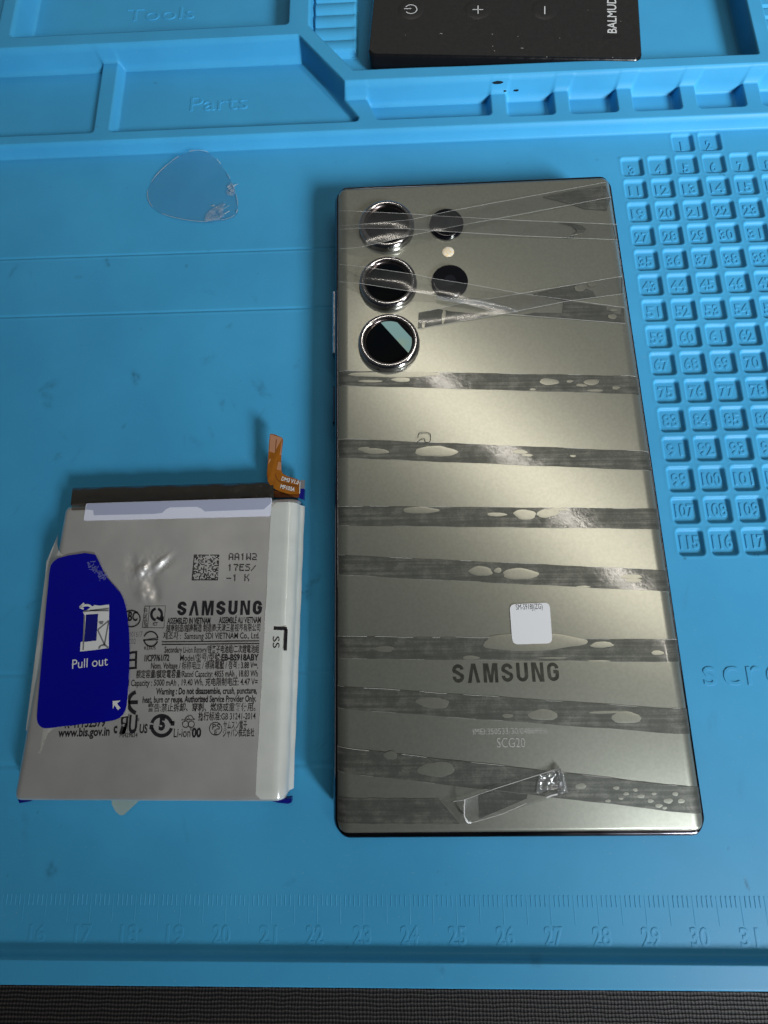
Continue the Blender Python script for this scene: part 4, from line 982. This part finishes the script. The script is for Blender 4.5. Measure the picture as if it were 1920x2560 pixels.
# milky tongue below
mbx = MB(); mbx.prism([P(*ZG(*q), .9) for q in ((575, 1020), (730, 1020), (722, 1040), (660, 1098), (640, 1115), (622, 1116), (600, 1098), (580, 1062))], .3); mbx.build('liner_tongue', m_tongue, bat)

# ------------------------------------------------------------------ clear opening pick leaning on the tray front
kp = [(740, 165), (860, 163), (950, 198), (1050, 290), (1130, 410), (1190, 520), (1240, 640), (1268, 780), (1262, 870), (1215, 925), (1120, 962), (950, 985), (830, 985), (650, 965), (420, 910), (300, 845), (235, 745), (220, 650), (250, 560), (335, 435), (480, 305), (620, 208)]
pk = []
for q in smooth_poly(kp, 1):
    zz = .55 + 1.9 * max(0, (420 - q[1]) / 260) ** 1.3; pk.append(P(*ZK(*q), zz))
cpk = sum(pk) / len(pk)
pick = thing('opening_pick', (cpk[0], cpk[1], 0), 'clear rounded triangular plastic pick leaning on the low wall of the parts tray', 'pick')
n = len(pk); V = []; F = []
lv = [(1.0, -.42), (1.0, -.12), (.985, 0), (.6, 0), (.25, 0)]
for s, dz in lv:
    for p in pk: w = cpk + (p - cpk) * s; w = np.array([w[0], w[1], (p[2] if s > .9 else (cpk[2] + (p[2] - cpk[2]) * s)) + dz]); V.append(w)
for k in range(len(lv) - 1):
    for i in range(n): F.append((k * n + i, k * n + (i + 1) % n, (k + 1) * n + (i + 1) % n, (k + 1) * n + i))
F.append(tuple(range((len(lv) - 1) * n, len(lv) * n)))
mesh('plastic_body', V, F, m_pick, pick, smooth=False)
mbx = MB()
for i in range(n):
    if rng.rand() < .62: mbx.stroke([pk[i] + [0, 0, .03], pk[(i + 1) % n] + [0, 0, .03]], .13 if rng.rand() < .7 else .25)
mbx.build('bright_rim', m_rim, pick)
mbx = MB(); kk = lambda x, y: P(*ZK(x, y), .66)
mbx.add([kk(*q) for q in ((1190, 535), (1140, 580), (1160, 600), (1130, 640), (1150, 680), (1210, 690), (1240, 650), (1225, 600))], [tuple(range(8))])
mbx.add([kk(*q) for q in ((880, 975), (900, 900), (960, 840), (1040, 800), (1120, 760), (1100, 860), (1110, 920), (1060, 962), (960, 980))], [tuple(range(9))])
mbx.build('scuffed_patch', m_scuff, pick)
mbx = MB()
for _ in range(16):
    cx_, cy_ = (rng.uniform(900, 1120), rng.uniform(790, 950)) if rng.rand() < .6 else (rng.uniform(1135, 1225), rng.uniform(560, 680)); L = rng.uniform(12, 60)
    mbx.stroke([kk(cx_, cy_) + [0, 0, .03], kk(cx_ + L, cy_ - L * .6) + [0, 0, .03]], rng.uniform(.05, .16))
mbx.build('scratches', m_edge, pick)

# ------------------------------------------------------------------ black remote in the back tray
RZ = 8.6
rl = [PZ(ZR, 92, 292, RZ), PZ(ZR, 1578, 318, RZ), PZ(ZR, 1592, 285, RZ)]
bl_ = PZ(ZR, 85, 296, RZ); br_ = PZ(ZR, 1588, 322, RZ)
ex = (br_ - bl_) / np.linalg.norm(br_ - bl_); ey = np.array([-ex[1], ex[0], 0]); RW = np.linalg.norm(br_ - bl_); RL = 58.0
RO = bl_.copy(); RO[1] = max(RO[1], 0)
remote = thing('remote_control', tuple(RO + ex * RW / 2 + ey * RL / 2 - [0, 0, RZ - 3.3]), 'black remote control with three round buttons resting in the back tray', 'remote')
def rp(x, y, z): p = RO + ex * x + ey * y; return np.array([p[0], p[1], z])
def rring(i, z, r=2.2, n=6):
    out = []
    for cx_, cy_, a0 in ((RW - r - i, RL - r - i, 0), (r + i, RL - r - i, 90), (r + i, r + i, 180), (RW - r - i, r + i, 270)):
        for k in range(n + 1): a = math.radians(a0 + 90 * k / n); out.append(rp(cx_ + r * math.cos(a), cy_ + r * math.sin(a), z))
    return out
rg = [rring(.9, 3.3), rring(.3, 4.0), rring(.0, 6.0), rring(.0, 7.9), rring(.12, 8.3), rring(.4, 8.5)]
V = [p for r in rg for p in r]; n = len(rg[0]); F = []
for k in range(len(rg) - 1):
    for i in range(n): F.append((k * n + i, k * n + (i + 1) % n, (k + 1) * n + (i + 1) % n, (k + 1) * n + i))
mesh('remote_body', V, F, m_remside, remote, smooth=True)
mbx = MB(); mbx.prism(rring(.45, RZ), .25); mbx.build('face_plate', m_rem, remote)
for px, kind in ((322, 'p'), (686, '+'), (1052, '-')):
    c = PZ(ZR, px, 52, RZ)
    V, F = lathe(c, [(4.0, .01), (3.5, .12), (2.6, .22), (1.2, .16), (.001, .13)], 40); bt = mesh('round_button', V, F, m_rem, remote, smooth=True)
    mbx = MB(); zz = RZ + .27; sy = 0
    cc = lambda x, y: PZ(ZR, px + x, 50 + y, zz)
    if kind == 'p': mbx.stroke([cc(32 * math.cos(a), 24 * math.sin(a)) for a in np.linspace(math.radians(-150), math.radians(145), 30)], .28); mbx.stroke([cc(-38, -3), cc(2, -3)], .28)
    if kind == '+': mbx.stroke([cc(-28, 2), cc(30, 2)], .28); mbx.stroke([cc(2, -20), cc(2, 25)], .28)
    if kind == '-': mbx.stroke([cc(0, -16), cc(0, 27)], .32)
    mbx.build('button_symbol', m_white, bt)
a = PZ(ZR, 1444, 181, RZ + .03); b_ = PZ(ZR, 1440, -48, RZ + .03)
letter('brand_lettering', 'BALMUDA', a, a + (b_ - a) * 1.0, 2.6, m_white, remote, bold=.01)
mbx = MB(); mbx.add([PZ(ZR, *q, RZ + .02) for q in smooth_poly([(1375, 197), (1380, 188), (1462, 182), (1468, 195), (1460, 205), (1385, 212), (1372, 205)], 1)], [tuple(range(14))]); mbx.build('strap_slot', m_slot, remote)
mbx = MB()
for x, y, L in ((290, 190, 3), (480, 183, 14), (762, 186, 6), (903, 198, 4), (1132, 207, 4), (775, 277, 5), (920, 262, 16), (1060, 310, 6), (766, 251, 4), (1420, 313, 5), (1465, 115, 3), (1287, 55, 3)):
    mbx.stroke([PZ(ZR, x, y, RZ + .03), PZ(ZR, x + L, y + 1, RZ + .03)], .16)
mbx.build('dust', m_imei, remote)
